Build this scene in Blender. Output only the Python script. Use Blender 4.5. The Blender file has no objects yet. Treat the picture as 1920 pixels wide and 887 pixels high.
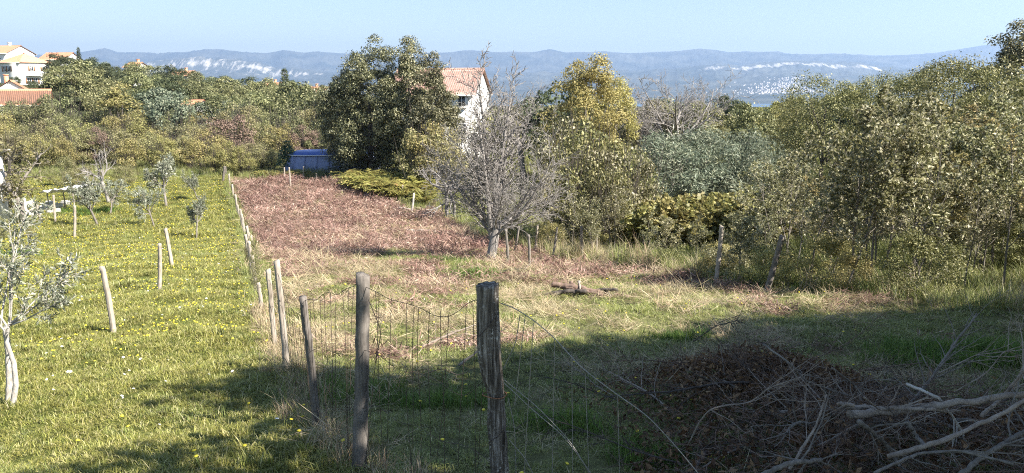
import bpy, math, random
import numpy as np
R = math.radians
scene = bpy.context.scene
COL = scene.collection

# ------------------------------------------------------------------ camera
CZ = 2.0                                   # eye height above the road edge behind the fence
F, CX, CY = 1450.0, 960.0, 443.5           # focal length and centre in photo pixels
PITCH = math.atan((CY - 165.0) / F)
cam = bpy.data.objects.new('camera', bpy.data.cameras.new('camera'))
COL.objects.link(cam)
cam.location = (0, 0, CZ)
cam.rotation_euler = (math.pi / 2 - PITCH, 0, 0)
cam.data.sensor_width = 36.0
cam.data.sensor_fit = 'HORIZONTAL'
cam.data.lens = F / 1920 * 36
cam.data.clip_start, cam.data.clip_end = 0.05, 90000
scene.camera = cam

# ------------------------------------------------------------------ light
SUN_EL, SUN_AZ = R(41), R(116)             # azimuth from +Y (view direction) clockwise: behind, to the right
world = bpy.data.worlds.new('World'); scene.world = world
world.use_nodes = True
wn = world.node_tree
sky = wn.nodes.new('ShaderNodeTexSky'); sky.sky_type = 'NISHITA'; sky.sun_disc = False
sky.sun_elevation = SUN_EL; sky.sun_rotation = SUN_AZ
sky.air_density = 1.1; sky.dust_density = 0.25; sky.ozone_density = 1.0; sky.altitude = 120
bg = wn.nodes['Background']; bg.inputs['Strength'].default_value = 0.055
wn.links.new(sky.outputs[0], bg.inputs['Color'])
sl = bpy.data.lights.new('sun', 'SUN'); sl.energy = 5.0; sl.angle = R(0.53); sl.color = (1.0, 0.945, 0.86)
sun = bpy.data.objects.new('sun', sl); COL.objects.link(sun)
SUN = np.array([math.sin(SUN_AZ) * math.cos(SUN_EL), math.cos(SUN_AZ) * math.cos(SUN_EL), math.sin(SUN_EL)])
from mathutils import Vector
sun.rotation_euler = Vector(SUN).to_track_quat('Z', 'Y').to_euler()
sun.location = (30, -20, 60)
vs = scene.view_settings
vs.view_transform = 'Standard'; vs.look = 'None'; vs.gamma = 1.0; vs.use_curve_mapping = False
vs.exposure = 1.65
scene.render.engine = 'CYCLES'
scene.cycles.max_bounces = 5; scene.cycles.diffuse_bounces = 3; scene.cycles.glossy_bounces = 2
scene.cycles.transmission_bounces = 3; scene.cycles.transparent_max_bounces = 4; scene.cycles.volume_bounces = 0
scene.cycles.use_denoising = False
scene.cycles.filter_width = 1.1

# ------------------------------------------------------------------ geometry of the place
SP, CP = math.sin(PITCH), math.cos(PITCH)

def ray(px, py):
    u, v = (px - CX) / F, (CY - py) / F
    return np.array([u, CP + v * SP, -SP + v * CP])

def at(px, py, Y):
    d = ray(px, py)
    return np.array([0, 0, CZ]) + d * (Y / d[1])

def S(a, b, t):
    t = np.clip((t - a) / (b - a), 0, 1)
    return t * t * (3 - 2 * t)

def gz(x, y):
    """height of the ground"""
    yy = np.clip(y, -6, 52)
    z = CZ - 1.95 - 0.15 * np.minimum(yy, 28)
    t = np.clip(yy - 28, 0, 24)
    z = z - (0.15 * t - 0.15 * t * t / 48)
    z = z + 9.3 * S(80, 185, y) * S(-35, -125, x)
    z = z + 1.2 * S(8, 25, x) * S(5, 30, y) * (1 - S(60, 120, y))
    r = np.hypot(x, y)
    z = z - 104 * S(240, 2600, r)
    z = z + (0.05 * np.sin(x * 1.3 + 0.7 * y) + 0.04 * np.sin(2.1 * y - x * .9 + 1) + 0.025 * np.sin(4.3 * x + 2) * np.sin(3.7 * y)) * (1 - S(100, 200, r))
    return z

def G(px, py):
    d = ray(px, py); o = np.array([0, 0, CZ])
    t0 = 1.0
    t = 1.0
    while t < 400:
        p = o + d * t
        if p[2] < gz(p[0], p[1]):
            a, b = t0, t
            for _ in range(25):
                m = (a + b) / 2
                p = o + d * m
                if p[2] < gz(p[0], p[1]): b = m
                else: a = m
            return o + d * b
        t0 = t; t *= 1.02
    return o + d * t

def noise2(x, y, s, seed=0.0):
    x = x * s + seed * 13.1; y = y * s + seed * 7.7
    return (np.sin(x + 1.7 * np.sin(y * .9 + seed)) * np.cos(y * 1.1 + 1.3 * np.sin(x * .7)) +
            .5 * np.sin(2.3 * x + y + 2 * np.sin(y * 1.9)) * np.cos(2.1 * y - x * .6) +
            .25 * np.sin(5.1 * x + 2.2 * y) * np.sin(4.7 * y - 1.1 * x)) / 1.4

# fence line between the two plots (ground points of the posts in the photo)
FENCE_PX = [(917, 985, 4.2), (668, 893, 5.1), (592, 806, None), (537, 696, None), (515, 652, None), (490, 594, None),
            (479, 548, None), (472, 520, None), (467, 497, None), (469, 461, None), (455, 432, None),
            (445, 403, None), (437, 376, None), (430, 350, None), (424, 331, None)]
FENCE_W = []
for px, py, Y in FENCE_PX:
    if Y: p = at(px, py, Y); p[2] = gz(p[0], p[1])
    else: p = G(px, py)
    FENCE_W.append(p)
_fy = np.array([0.0] + [p[1] for p in FENCE_W] + [110]); _fx = np.array([2.2] + [p[0] for p in FENCE_W] + [FENCE_W[-1][0] - 12])
def fence_x(y): return np.interp(y, _fy, _fx)
EDGE_PX = [(1920, 598), (1700, 578), (1500, 550), (1340, 538), (1200, 512), (1040, 492), (960, 470), (850, 432), (800, 402), (690, 378), (650, 348), (640, 334)]
EDGE_W = [G(*p) for p in EDGE_PX]
_ey = np.array([0.0, 6.0] + [p[1] for p in EDGE_W] + [110]); _ex = np.array([40.0, 20.0] + [p[0] for p in EDGE_W] + [EDGE_W[-1][0] - 6])
def edge_x(y): return np.interp(y, _ey, _ex)

# ------------------------------------------------------------------ mesh helpers
def mk(name, V, Fs, mats=(), rnd=None, smooth=False, midx=None):
    """mesh from numpy arrays; Fs: one (M,k) array or a list of them"""
    me = bpy.data.meshes.new(name)
    V = np.asarray(V, dtype=np.float32).reshape(-1, 3)
    if not isinstance(Fs, (list, tuple)): Fs = [Fs]
    Fs = [np.asarray(f, dtype=np.int32) for f in Fs if len(f)]
    loops = np.concatenate([f.ravel() for f in Fs])
    tot = np.concatenate([np.full(len(f), f.shape[1], np.int32) for f in Fs])
    start = np.concatenate([[0], np.cumsum(tot)[:-1]]).astype(np.int32)
    me.vertices.add(len(V)); me.vertices.foreach_set('co', V.ravel())
    me.loops.add(len(loops)); me.loops.foreach_set('vertex_index', loops)
    me.polygons.add(len(tot)); me.polygons.foreach_set('loop_start', start)
    try: me.polygons.foreach_set('loop_total', tot)
    except Exception: pass
    if midx is not None: me.polygons.foreach_set('material_index', np.asarray(midx, np.int32))
    if smooth: me.polygons.foreach_set('use_smooth', np.ones(len(tot), bool))
    for m in mats: me.materials.append(m)
    me.update(calc_edges=True)
    if rnd is not None:
        a = me.attributes.new('rnd', 'FLOAT', 'POINT'); a.data.foreach_set('value', np.asarray(rnd, np.float32))
    return me

def put(name, me, parent=None, loc=(0, 0, 0), rot=(0, 0, 0), scl=(1, 1, 1), mat=None):
    o = bpy.data.objects.new(name, me)
    COL.objects.link(o)
    if parent: o.parent = parent
    o.location = loc; o.rotation_euler = rot; o.scale = scl
    if mat is not None:
        if len(me.materials) == 0: me.materials.append(mat)
        elif me.materials[0] is not mat:
            o.material_slots[0].link = 'OBJECT'; o.material_slots[0].material = mat
    return o

def empty(name, loc=(0, 0, 0), rz=0.0, scl=(1, 1, 1)):
    o = bpy.data.objects.new(name, None); COL.objects.link(o)
    o.location = loc; o.rotation_euler = (0, 0, rz); o.scale = scl
    o.empty_display_size = .2
    return o

def tag(o, label=None, cat=None, group=None, kind=None):
    if label: o['label'] = label
    if cat: o['category'] = cat
    if group: o['group'] = group
    if kind: o['kind'] = kind
    return o

class MB:
    """collects boxes, quads and tubes into one mesh"""
    def __init__(s): s.V = []; s.F4 = []; s.F3 = []; s.n = 0
    def add(s, V, F4=(), F3=()):
        V = np.asarray(V, float).reshape(-1, 3)
        if len(F4): s.F4.append(np.asarray(F4, int).reshape(-1, 4) + s.n)
        if len(F3): s.F3.append(np.asarray(F3, int).reshape(-1, 3) + s.n)
        s.V.append(V); s.n += len(V); return s
    def box(s, c, size, M=None):
        x, y, z = np.array(size) / 2.0
        v = np.array([[-x, -y, -z], [x, -y, -z], [x, y, -z], [-x, y, -z], [-x, -y, z], [x, -y, z], [x, y, z], [-x, y, z]])
        if M is not None: v = v @ np.asarray(M).T
        return s.add(v + np.array(c), [[0, 3, 2, 1], [4, 5, 6, 7], [0, 1, 5, 4], [1, 2, 6, 5], [2, 3, 7, 6], [3, 0, 4, 7]])
    def tube(s, P, r, n=8):
        V, Fq = tubes([(P, r)], n); return s.add(V, Fq)
    def mesh(s, name, mats=(), smooth=False, rnd=None):
        return mk(name, np.concatenate(s.V), [np.concatenate(f) for f in (s.F4, s.F3) if f], mats, smooth=smooth, rnd=rnd)
    def build(s, name, mat, parent=None, smooth=False, **k): return put(name, s.mesh(name, (mat,), smooth), parent, **k)

def tubes(br, sides=5):
    """br: list of (points (n,3), radii (n,)) -> verts, quads; batched by point count"""
    groups = {}
    for p, r in br:
        p = np.asarray(p, float); groups.setdefault(len(p), []).append((p, np.broadcast_to(np.asarray(r, float), (len(p),))))
    VV, FF, off = [], [], 0
    ang = np.arange(sides) * 2 * math.pi / sides
    for n, lst in groups.items():
        P = np.stack([a for a, _ in lst]); Rr = np.stack([b for _, b in lst])
        T = np.empty_like(P); T[:, 1:-1] = P[:, 2:] - P[:, :-2]; T[:, 0] = P[:, 1] - P[:, 0]; T[:, -1] = P[:, -1] - P[:, -2]
        T /= np.linalg.norm(T, axis=2, keepdims=True) + 1e-9
        main = P[:, -1] - P[:, 0]
        ref = np.where((np.abs(main[:, 2]) > .8 * np.linalg.norm(main, axis=1))[:, None], np.array([1., 0.13, 0]), np.array([0.07, 0, 1.]))
        A = np.cross(T, ref[:, None, :]); A /= np.linalg.norm(A, axis=2, keepdims=True) + 1e-9
        B = np.cross(T, A)
        V = P[:, :, None, :] + Rr[:, :, None, None] * (A[:, :, None, :] * np.cos(ang)[None, None, :, None] + B[:, :, None, :] * np.sin(ang)[None, None, :, None])
        b = len(lst)
        i = np.arange(n - 1)[:, None] * sides; j = np.arange(sides)[None, :]
        q = np.stack([i + j, i + (j + 1) % sides, i + sides + (j + 1) % sides, i + sides + j], -1).reshape(-1, 4)
        FF.append((q[None] + (np.arange(b) * n * sides)[:, None, None] + off).reshape(-1, 4))
        VV.append(V.reshape(-1, 3)); off += b * n * sides
    return np.concatenate(VV), np.concatenate(FF)

def unit(v): return v / (np.linalg.norm(v, axis=-1, keepdims=True) + 1e-9)

def leaves(rng, P, N, L, W, jitter=.35, axis=None, fold=.18):
    """leaf blades (4 verts, folded) at P facing N -> verts, quads, rnd"""
    n = len(P)
    L = L * rng.uniform(1 - jitter, 1 + jitter, n); W = W * rng.uniform(1 - jitter, 1 + jitter, n)
    if axis is None: axis = rng.normal(size=(n, 3))
    N = unit(N)
    A = axis - N * np.sum(axis * N, 1, keepdims=True); A = unit(A)
    B = np.cross(N, A)
    V = np.empty((n, 4, 3))
    V[:, 0] = P
    up = N * (W * fold)[:, None]
    V[:, 1] = P + A * (L * .5)[:, None] + B * (W * .5)[:, None] + up
    V[:, 2] = P + A * L[:, None]
    V[:, 3] = P + A * (L * .5)[:, None] - B * (W * .5)[:, None] + up
    return V.reshape(-1, 3), np.arange(n * 4).reshape(-1, 4), np.repeat(rng.random(n), 4)

def grow(rng, p, d, L, r, lv, P, out):
    n = P['n'][lv]; wander = P['w'][lv]; up = P['up'][lv]
    pts = [np.array(p, float)]; d = np.array(d, float); d /= np.linalg.norm(d)
    dirs = [d]
    noise = rng.normal(size=(n, 3)) * wander
    for k in range(n):
        d = d + noise[k]; d[2] += up
        d = d / math.sqrt(d @ d)
        pts.append(pts[-1] + d * (L / n)); dirs.append(d)
    pts = np.array(pts)
    rad = np.linspace(r, r * P['tip'][lv], n + 1)
    out.append((lv, pts, rad))
    if lv + 1 >= P['levels']: return
    nc = P['c'][lv]
    k = max(1, int(round(nc * rng.uniform(.75, 1.25))))
    a0 = rng.uniform(0, 6.28)
    for c in range(k):
        t = P['t0'][lv] + (1 - P['t0'][lv]) * ((c + rng.uniform(.1, .9)) / k)
        f = t * n; i = min(int(f), n - 1); q = pts[i] + (pts[i + 1] - pts[i]) * (f - i)
        dd = dirs[i + 1]
        a = a0 + c * 2.4 + rng.uniform(-.5, .5)
        ref = np.array([1, .1, 0]) if abs(dd[2]) > .8 else np.array([0, 0, 1.])
        A = np.cross(dd, ref); A /= math.sqrt(A @ A); B = np.cross(dd, A)
        th = R(P['ang'][lv]) * rng.uniform(.7, 1.3)
        nd = dd * math.cos(th) + (A * math.cos(a) + B * math.sin(a)) * math.sin(th)
        rl = P['ratio'][lv] * rng.uniform(.7, 1.25) * (1 - P.get('fall', .35) * t)
        grow(rng, q, nd, L * rl, max(rad[i] * P['rr'][lv], P.get('rmin', .003)), lv + 1, P, out)

def sample_on(rng, br, per, minlv):
    """points and directions along the branches of the outer levels"""
    PP, DD = [], []
    for lv, pts, rad in br:
        if lv < minlv: continue
        t = rng.uniform(.15, 1, per) * (len(pts) - 1); i = np.minimum(t.astype(int), len(pts) - 2)
        PP.append(pts[i] + (pts[i + 1] - pts[i]) * (t - i)[:, None]); DD.append(pts[i + 1] - pts[i])
    return np.concatenate(PP), unit(np.concatenate(DD))

def clump_leaves(rng, centers, radii, per, flat=.8, inner=.45, updark=-.35):
    """points through the outer part of leaf clumps with outward normals"""
    PP, NN = [], []
    for c, r in zip(centers, radii):
        d = unit(rng.normal(size=(per, 3)))
        d = d[d[:, 2] > updark - .3 * rng.random(len(d))]
        rr = r * rng.uniform(inner, 1.08, len(d)) ** .7
        lump = 1 + .22 * np.sin(d[:, 0] * 5 + c[0] * 9) * np.sin(d[:, 2] * 6 + c[1] * 7)
        PP.append(c + d * (rr * lump)[:, None] * np.array([1, 1, flat])); NN.append(d)
    P = np.concatenate(PP); N = np.concatenate(NN)
    N = unit(N + rng.normal(size=N.shape) * .55 + np.array([0, 0, .25]))
    return P, N

# ------------------------------------------------------------------ materials
def nodes(name):
    m = bpy.data.materials.new(name); m.use_nodes = True
    nt = m.node_tree
    return m, nt, nt.nodes['Principled BSDF'], nt.nodes['Material Output']

def add(nt, kind, **k):
    n = nt.nodes.new(kind)
    for a, b in k.items(): setattr(n, a, b)
    return n

def ramp(nt, fac, stops):
    r = nt.nodes.new('ShaderNodeValToRGB')
    e = r.color_ramp.elements
    while len(e) < len(stops): e.new(.5)
    for x, (p, c) in zip(e, stops): x.position = p; x.color = (*c, 1)
    nt.links.new(fac, r.inputs[0])
    return r.outputs[0]

def mixc(nt, fac, a, b, mode='MIX'):
    m = nt.nodes.new('ShaderNodeMix'); m.data_type = 'RGBA'; m.blend_type = mode
    if isinstance(fac, (int, float)): m.inputs[0].default_value = fac
    else: nt.links.new(fac, m.inputs[0])
    for s, v in ((6, a), (7, b)):
        if isinstance(v, (tuple, list)): m.inputs[s].default_value = (*v, 1)
        else: nt.links.new(v, m.inputs[s])
    return m.outputs[2]

def noise(nt, scale, detail=4, rough=.6, coord=None, vec=None):
    t = nt.nodes.new('ShaderNodeTexNoise'); t.inputs['Scale'].default_value = scale
    t.inputs['Detail'].default_value = detail; t.inputs['Roughness'].default_value = rough
    if vec is not None: nt.links.new(vec, t.inputs['Vector'])
    else:
        c = nt.nodes.new('ShaderNodeTexCoord'); nt.links.new(c.outputs[coord or 'Object'], t.inputs['Vector'])
    return t.outputs['Fac']

def leaf_mat(name, a, b, c=None, transl=.3, rough=.5, spec=.35, objvar=.25, cfrac=.9):
    """leaf blades: a..b by leaf, a few of c; whole plants differ in brightness"""
    m, nt, p, out = nodes(name)
    at_ = add(nt, 'ShaderNodeAttribute', attribute_name='rnd')
    stops = [(0, a), (cfrac - .12 if c else 1, b)] + ([(cfrac, c)] if c else [])
    col = ramp(nt, at_.outputs['Fac'], stops)
    oi = add(nt, 'ShaderNodeObjectInfo')
    hsv = add(nt, 'ShaderNodeHueSaturation')
    mr = add(nt, 'ShaderNodeMapRange'); mr.inputs[3].default_value = 1 - objvar; mr.inputs[4].default_value = 1 + objvar
    nt.links.new(oi.outputs['Random'], mr.inputs[0]); nt.links.new(mr.outputs[0], hsv.inputs['Value'])
    mh = add(nt, 'ShaderNodeMath', operation='MULTIPLY_ADD'); mh.inputs[1].default_value = 7.31; mh.inputs[2].default_value = 0
    fr = add(nt, 'ShaderNodeMath', operation='FRACT'); nt.links.new(oi.outputs['Random'], mh.inputs[0]); nt.links.new(mh.outputs[0], fr.inputs[0])
    mr2 = add(nt, 'ShaderNodeMapRange'); mr2.inputs[3].default_value = .485; mr2.inputs[4].default_value = .515
    nt.links.new(fr.outputs[0], mr2.inputs[0]); nt.links.new(mr2.outputs[0], hsv.inputs['Hue'])
    nt.links.new(col, hsv.inputs['Color'])
    nt.links.new(hsv.outputs[0], p.inputs['Base Color'])
    p.inputs['Roughness'].default_value = rough
    p.inputs['Specular IOR Level'].default_value = spec
    tr = add(nt, 'ShaderNodeBsdfTranslucent'); nt.links.new(hsv.outputs[0], tr.inputs['Color'])
    mx = add(nt, 'ShaderNodeMixShader'); mx.inputs[0].default_value = transl
    nt.links.new(p.outputs[0], mx.inputs[1]); nt.links.new(tr.outputs[0], mx.inputs[2]); nt.links.new(mx.outputs[0], out.inputs['Surface'])
    return m

def bark_mat(name, a, b, scale=14, stretch=.18, bump=.6, rough=.9, dist=.01):
    m, nt, p, out = nodes(name)
    c = add(nt, 'ShaderNodeTexCoord'); mp = add(nt, 'ShaderNodeMapping'); mp.inputs['Scale'].default_value = (1, 1, stretch)
    nt.links.new(c.outputs['Object'], mp.inputs[0])
    n1 = noise(nt, scale, 6, .7, vec=mp.outputs[0])
    n2 = noise(nt, scale * .3, 3, .6)
    col = ramp(nt, n1, [(.3, a), (.7, b)])
    col = mixc(nt, .35, col, ramp(nt, n2, [(.35, a), (.65, b)]))
    nt.links.new(col, p.inputs['Base Color']); p.inputs['Roughness'].default_value = rough
    p.inputs['Specular IOR Level'].default_value = .15
    if bump:
        bp = add(nt, 'ShaderNodeBump'); bp.inputs['Strength'].default_value = bump; bp.inputs['Distance'].default_value = dist
        nt.links.new(n1, bp.inputs['Height']); nt.links.new(bp.outputs[0], p.inputs['Normal'])
    return m

def plain(name, col, rough=.7, var=.2, scale=3, spec=.3, metal=0, bump=0):
    m, nt, p, out = nodes(name)
    n = noise(nt, scale, 5, .65)
    lo = tuple(v * (1 - var) for v in col); hi = tuple(min(1, v * (1 + var)) for v in col)
    nt.links.new(ramp(nt, n, [(.3, lo), (.7, hi)]), p.inputs['Base Color'])
    p.inputs['Roughness'].default_value = rough; p.inputs['Specular IOR Level'].default_value = spec; p.inputs['Metallic'].default_value = metal
    if bump:
        bp = add(nt, 'ShaderNodeBump'); bp.inputs['Strength'].default_value = bump; bp.inputs['Distance'].default_value = .02
        nt.links.new(n, bp.inputs['Height']); nt.links.new(bp.outputs[0], p.inputs['Normal'])
    return m

M = {}
M['grass'] = leaf_mat('grass_blades', (.15, .17, .035), (.34, .325, .085), (.54, .49, .24), .35, .5, .3, .28)
M['grass_green'] = leaf_mat('lush_grass_blades', (.08, .145, .03), (.19, .27, .055), None, .35, .5, .3, .2)
M['straw'] = leaf_mat('straw_blades', (.34, .27, .16), (.55, .46, .30), (.30, .20, .13), .25, .6, .25, .25)
M['mixed'] = leaf_mat('half_dry_blades', (.14, .175, .045), (.33, .345, .11), (.54, .50, .30), .3, .6, .25, .25)
M['bracken_dead'] = leaf_mat('dead_bracken', (.22, .125, .095), (.43, .285, .225), (.58, .46, .36), .2, .7, .2, .3)
M['bracken'] = leaf_mat('bracken_fronds', (.18, .18, .05), (.42, .385, .12), (.34, .23, .09), .35, .5, .3, .25)
M['oak'] = leaf_mat('evergreen_oak_leaves', (.042, .048, .020), (.14, .138, .062), (.40, .375, .22), .2, .5, .4, .12, .78)
M['far_green'] = leaf_mat('hill_tree_leaves', (.085, .098, .040), (.235, .238, .102), (.40, .385, .21), .3, .55, .3, .22)
M['far_dark'] = leaf_mat('dark_hill_tree_leaves', (.048, .064, .030), (.125, .140, .066), None, .25, .55, .3, .22)
M['far_yellow'] = leaf_mat('yellowing_tree_leaves', (.17, .16, .048), (.35, .325, .125), (.43, .36, .17), .3, .55, .3, .22)
M['thicket'] = leaf_mat('thicket_leaves', (.14, .138, .054), (.34, .318, .145), (.42, .37, .22), .34, .55, .3, .25)
M['sapling'] = leaf_mat('sapling_leaves', (.095, .097, .040), (.29, .278, .125), (.58, .54, .36), .38, .5, .38, .2, .80)
M['sapling_y'] = leaf_mat('yellowing_sapling_leaves', (.14, .13, .045), (.36, .32, .115), (.56, .48, .22), .35, .5, .38, .2, .80)
M['tall'] = leaf_mat('tall_tree_leaves', (.068, .076, .024), (.205, .205, .070), (.40, .37, .17), .3, .5, .4, .18, .80)
M['autumn'] = leaf_mat('autumn_leaves', (.22, .19, .06), (.45, .38, .15), (.38, .30, .11), .25, .55, .3, .1)
M['olive'] = leaf_mat('olive_leaves', (.13, .15, .10), (.31, .33, .235), (.48, .48, .38), .15, .45, .45, .15)
M['willow'] = leaf_mat('grey_green_leaves', (.085, .11, .07), (.21, .235, .155), (.30, .30, .2), .2, .5, .35, .12)
M['pine'] = leaf_mat('pine_needles', (.04, .085, .05), (.11, .19, .115), None, .15, .5, .3, .1)
M['brown_leaf'] = leaf_mat('dead_leaves', (.065, .032, .019), (.19, .095, .052), (.34, .20, .115), .2, .6, .3, .2)
M['red_leaf'] = leaf_mat('reddish_dead_leaves', (.30, .11, .07), (.50, .24, .15), None, .25, .6, .3, .15)
M['vine'] = leaf_mat('vine_leaves', (.19, .175, .055), (.38, .34, .13), (.17, .175, .07), .3, .5, .3, .15)
M['bark'] = bark_mat('grey_bark', (.10, .085, .07), (.30, .27, .235), 22)
M['bark_dark'] = bark_mat('dark_bark', (.045, .038, .032), (.13, .11, .095), 22)
M['bark_bare'] = bark_mat('bare_tree_bark', (.13, .115, .105), (.40, .37, .34), 18)
M['bark_white'] = bark_mat('pale_bark', (.34, .31, .27), (.62, .58, .52), 18)
M['bark_olive'] = bark_mat('olive_bark', (.20, .175, .15), (.62, .58, .52), 45, .3, .9)
M['stick'] = bark_mat('cut_branch_bark', (.16, .125, .10), (.42, .36, .30), 26, .25)
M['twig'] = bark_mat('brown_twigs', (.12, .075, .055), (.26, .19, .15), 30)
M['stake'] = bark_mat('weathered_stake', (.20, .165, .125), (.50, .44, .37), 30, .06, .8)
M['stake_dark'] = bark_mat('dark_weathered_stake', (.05, .042, .036), (.27, .24, .21), 40, .05, .9)
M['wire'] = plain('rusted_wire', (.085, .065, .055), .6, .3, 60, .4, .3)
M['wire_grey'] = plain('galvanised_wire', (.30, .285, .26), .5, .2, 60, .5, .4)
M['wall_white'] = plain('white_render', (.78, .77, .73), .85, .05, 1.2, .2)
M['wall_grey'] = plain('pale_render', (.60, .59, .54), .85, .06, 1.2, .2)
M['stone'] = plain('pale_stone', (.52, .49, .44), .9, .25, 3, .2, bump=.4)
M['glass_dark'] = plain('window_glass', (.03, .035, .04), .15, .1, 1, .6)
M['shutter'] = plain('brown_shutters', (.30, .15, .075), .6, .12, 6)
M['shutter_dark'] = plain('dark_shutters', (.07, .055, .045), .6, .12, 6)
M['white_paint'] = plain('white_paint', (.76, .75, .72), .5, .04, 4)
M['tank_body'] = plain('tank_wall', (.24, .28, .44), .6, .12, 2.2)
M['tank_rim'] = plain('blue_rim', (.08, .14, .42), .45, .1, 3)
M['red'] = plain('red_plastic', (.55, .05, .03), .45, .12, 5)
M['sheet'] = plain('white_sheet', (.70, .68, .66), .6, .12, 5, bump=.3)

def roof_mat(name, a, b):
    m, nt, p, out = nodes(name)
    n = noise(nt, 1.2, 6, .75); n2 = noise(nt, 9, 2, .5)
    col = mixc(nt, .5, ramp(nt, n, [(.3, a), (.7, b)]), ramp(nt, n2, [(.35, a), (.65, b)]))
    nt.links.new(col, p.inputs['Base Color']); p.inputs['Roughness'].default_value = .85
    return m
M['roof_pink'] = roof_mat('pale_clay_tiles', (.36, .17, .12), (.66, .45, .37))
M['roof_orange'] = roof_mat('orange_clay_tiles', (.50, .21, .105), (.72, .40, .25))

# big near post: grooved grey wood with pale lichen
def post_mat():
    m, nt, p, out = nodes('old_post_wood')
    c = add(nt, 'ShaderNodeTexCoord'); mp = add(nt, 'ShaderNodeMapping'); mp.inputs['Scale'].default_value = (1, 1, .07)
    nt.links.new(c.outputs['Object'], mp.inputs[0])
    g = noise(nt, 62, 5, .65, vec=mp.outputs[0])
    fine = noise(nt, 48, 3, .7)
    big = noise(nt, 7, 3, .6)
    col = ramp(nt, g, [(.34, (.035, .029, .024)), (.50, (.13, .11, .092)), (.68, (.40, .36, .32))])
    sp = ramp(nt, fine, [(.56, (0, 0, 0)), (.64, (1, 1, 1))])
    bm = ramp(nt, big, [(.45, (0, 0, 0)), (.6, (1, 1, 1))])
    mul = mixc(nt, 1.0, sp, bm, 'MULTIPLY')
    col = mixc(nt, mul, col, (.52, .50, .46))
    nt.links.new(col, p.inputs['Base Color']); p.inputs['Roughness'].default_value = .92; p.inputs['Specular IOR Level'].default_value = .1
    bp = add(nt, 'ShaderNodeBump'); bp.inputs['Strength'].default_value = .9; bp.inputs['Distance'].default_value = .012
    nt.links.new(g, bp.inputs['Height']); nt.links.new(bp.outputs[0], p.inputs['Normal'])
    return m
M['post'] = post_mat()

# ------------------------------------------------------------------ ground
def ground():
    def axis(fine, step, far, g=1.16):
        a = list(np.arange(0, fine + .01, step)); s = step
        while a[-1] < far: s *= g; a.append(a[-1] + s)
        return np.array(a)
    xp = axis(36, .5, 9500); xs = np.concatenate([-xp[::-1][:-1], xp])
    yp = axis(75, .5, 7600); yn = axis(8, 1.0, 800, 1.3); ys = np.concatenate([-yn[::-1][:-1], yp])
    X, Y = np.meshgrid(xs, ys)
    Z = gz(X, Y)
    V = np.stack([X, Y, Z], -1).reshape(-1, 3)
    nx, ny = len(xs), len(ys)
    i = np.arange(ny - 1)[:, None] * nx; j = np.arange(nx - 1)[None]
    Fq = np.stack([i + j, i + j + 1, i + nx + j + 1, i + nx + j], -1).reshape(-1, 4)
    m, nt, p, out = nodes('field_soil')
    ca = add(nt, 'ShaderNodeAttribute', attribute_name='soil')
    n1 = noise(nt, 1.1, 8, .7); n2 = noise(nt, 14, 5, .7)
    v = ramp(nt, n1, [(.3, (.55, .55, .55)), (.7, (1.2, 1.2, 1.2))])
    col = mixc(nt, 1.0, ca.outputs['Color'], v, 'MULTIPLY')
    v2 = ramp(nt, n2, [(.3, (.6, .6, .6)), (.7, (1.15, 1.15, 1.15))])
    col = mixc(nt, 1.0, col, v2, 'MULTIPLY')
    nt.links.new(col, p.inputs['Base Color']); p.inputs['Roughness'].default_value = .95; p.inputs['Specular IOR Level'].default_value = .1
    bp = add(nt, 'ShaderNodeBump'); bp.inputs['Strength'].default_value = .8; bp.inputs['Distance'].default_value = .05
    nt.links.new(n2, bp.inputs['Height']); nt.links.new(bp.outputs[0], p.inputs['Normal'])
    me = mk('ground', V, Fq, (m,), smooth=True)
    x, y = V[:, 0], V[:, 1]
    meadow = np.array([.11, .125, .03]); straw = np.array([.165, .165, .07]); dead = np.array([.20, .145, .09]); scrub = np.array([.10, .085, .045]); wood = np.array([.06, .065, .03])
    c = np.tile(scrub, (len(V), 1))
    left = (x < fence_x(y)) & (y < 72)
    right = (x >= fence_x(y)) & (x < edge_x(y)) & (y < 72)
    c[left] = meadow; c[right] = straw
    k = (S(24, 40, y + 9 * noise2(x, y, .28, 8)) * (.75 + .35 * noise2(x, y, .9, 28)))[:, None]
    c = np.where(right[:, None], c * (1 - k) + dead * k, c)
    c[y > 90] = wood
    g = me.attributes.new('soil', 'FLOAT_COLOR', 'POINT')
    g.data.foreach_set('color', np.concatenate([c, np.ones((len(c), 1))], 1).astype(np.float32).ravel())
    tag(put('ground', me), kind='structure')
ground()

# the bay far below and the mountains beyond it
m, nt, p, out = nodes('sea_water')
p.inputs['Base Color'].default_value = (.02, .06, .11, 1); p.inputs['Roughness'].default_value = .25
tag(put('sea', mk('sea', [(-20500, 2300, CZ - 105.2), (20500, 2300, CZ - 105.2), (20500, 7000, CZ - 105.2), (-20500, 7000, CZ - 105.2)], np.array([[0, 1, 2, 3]]), (m,))), kind='structure')

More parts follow.
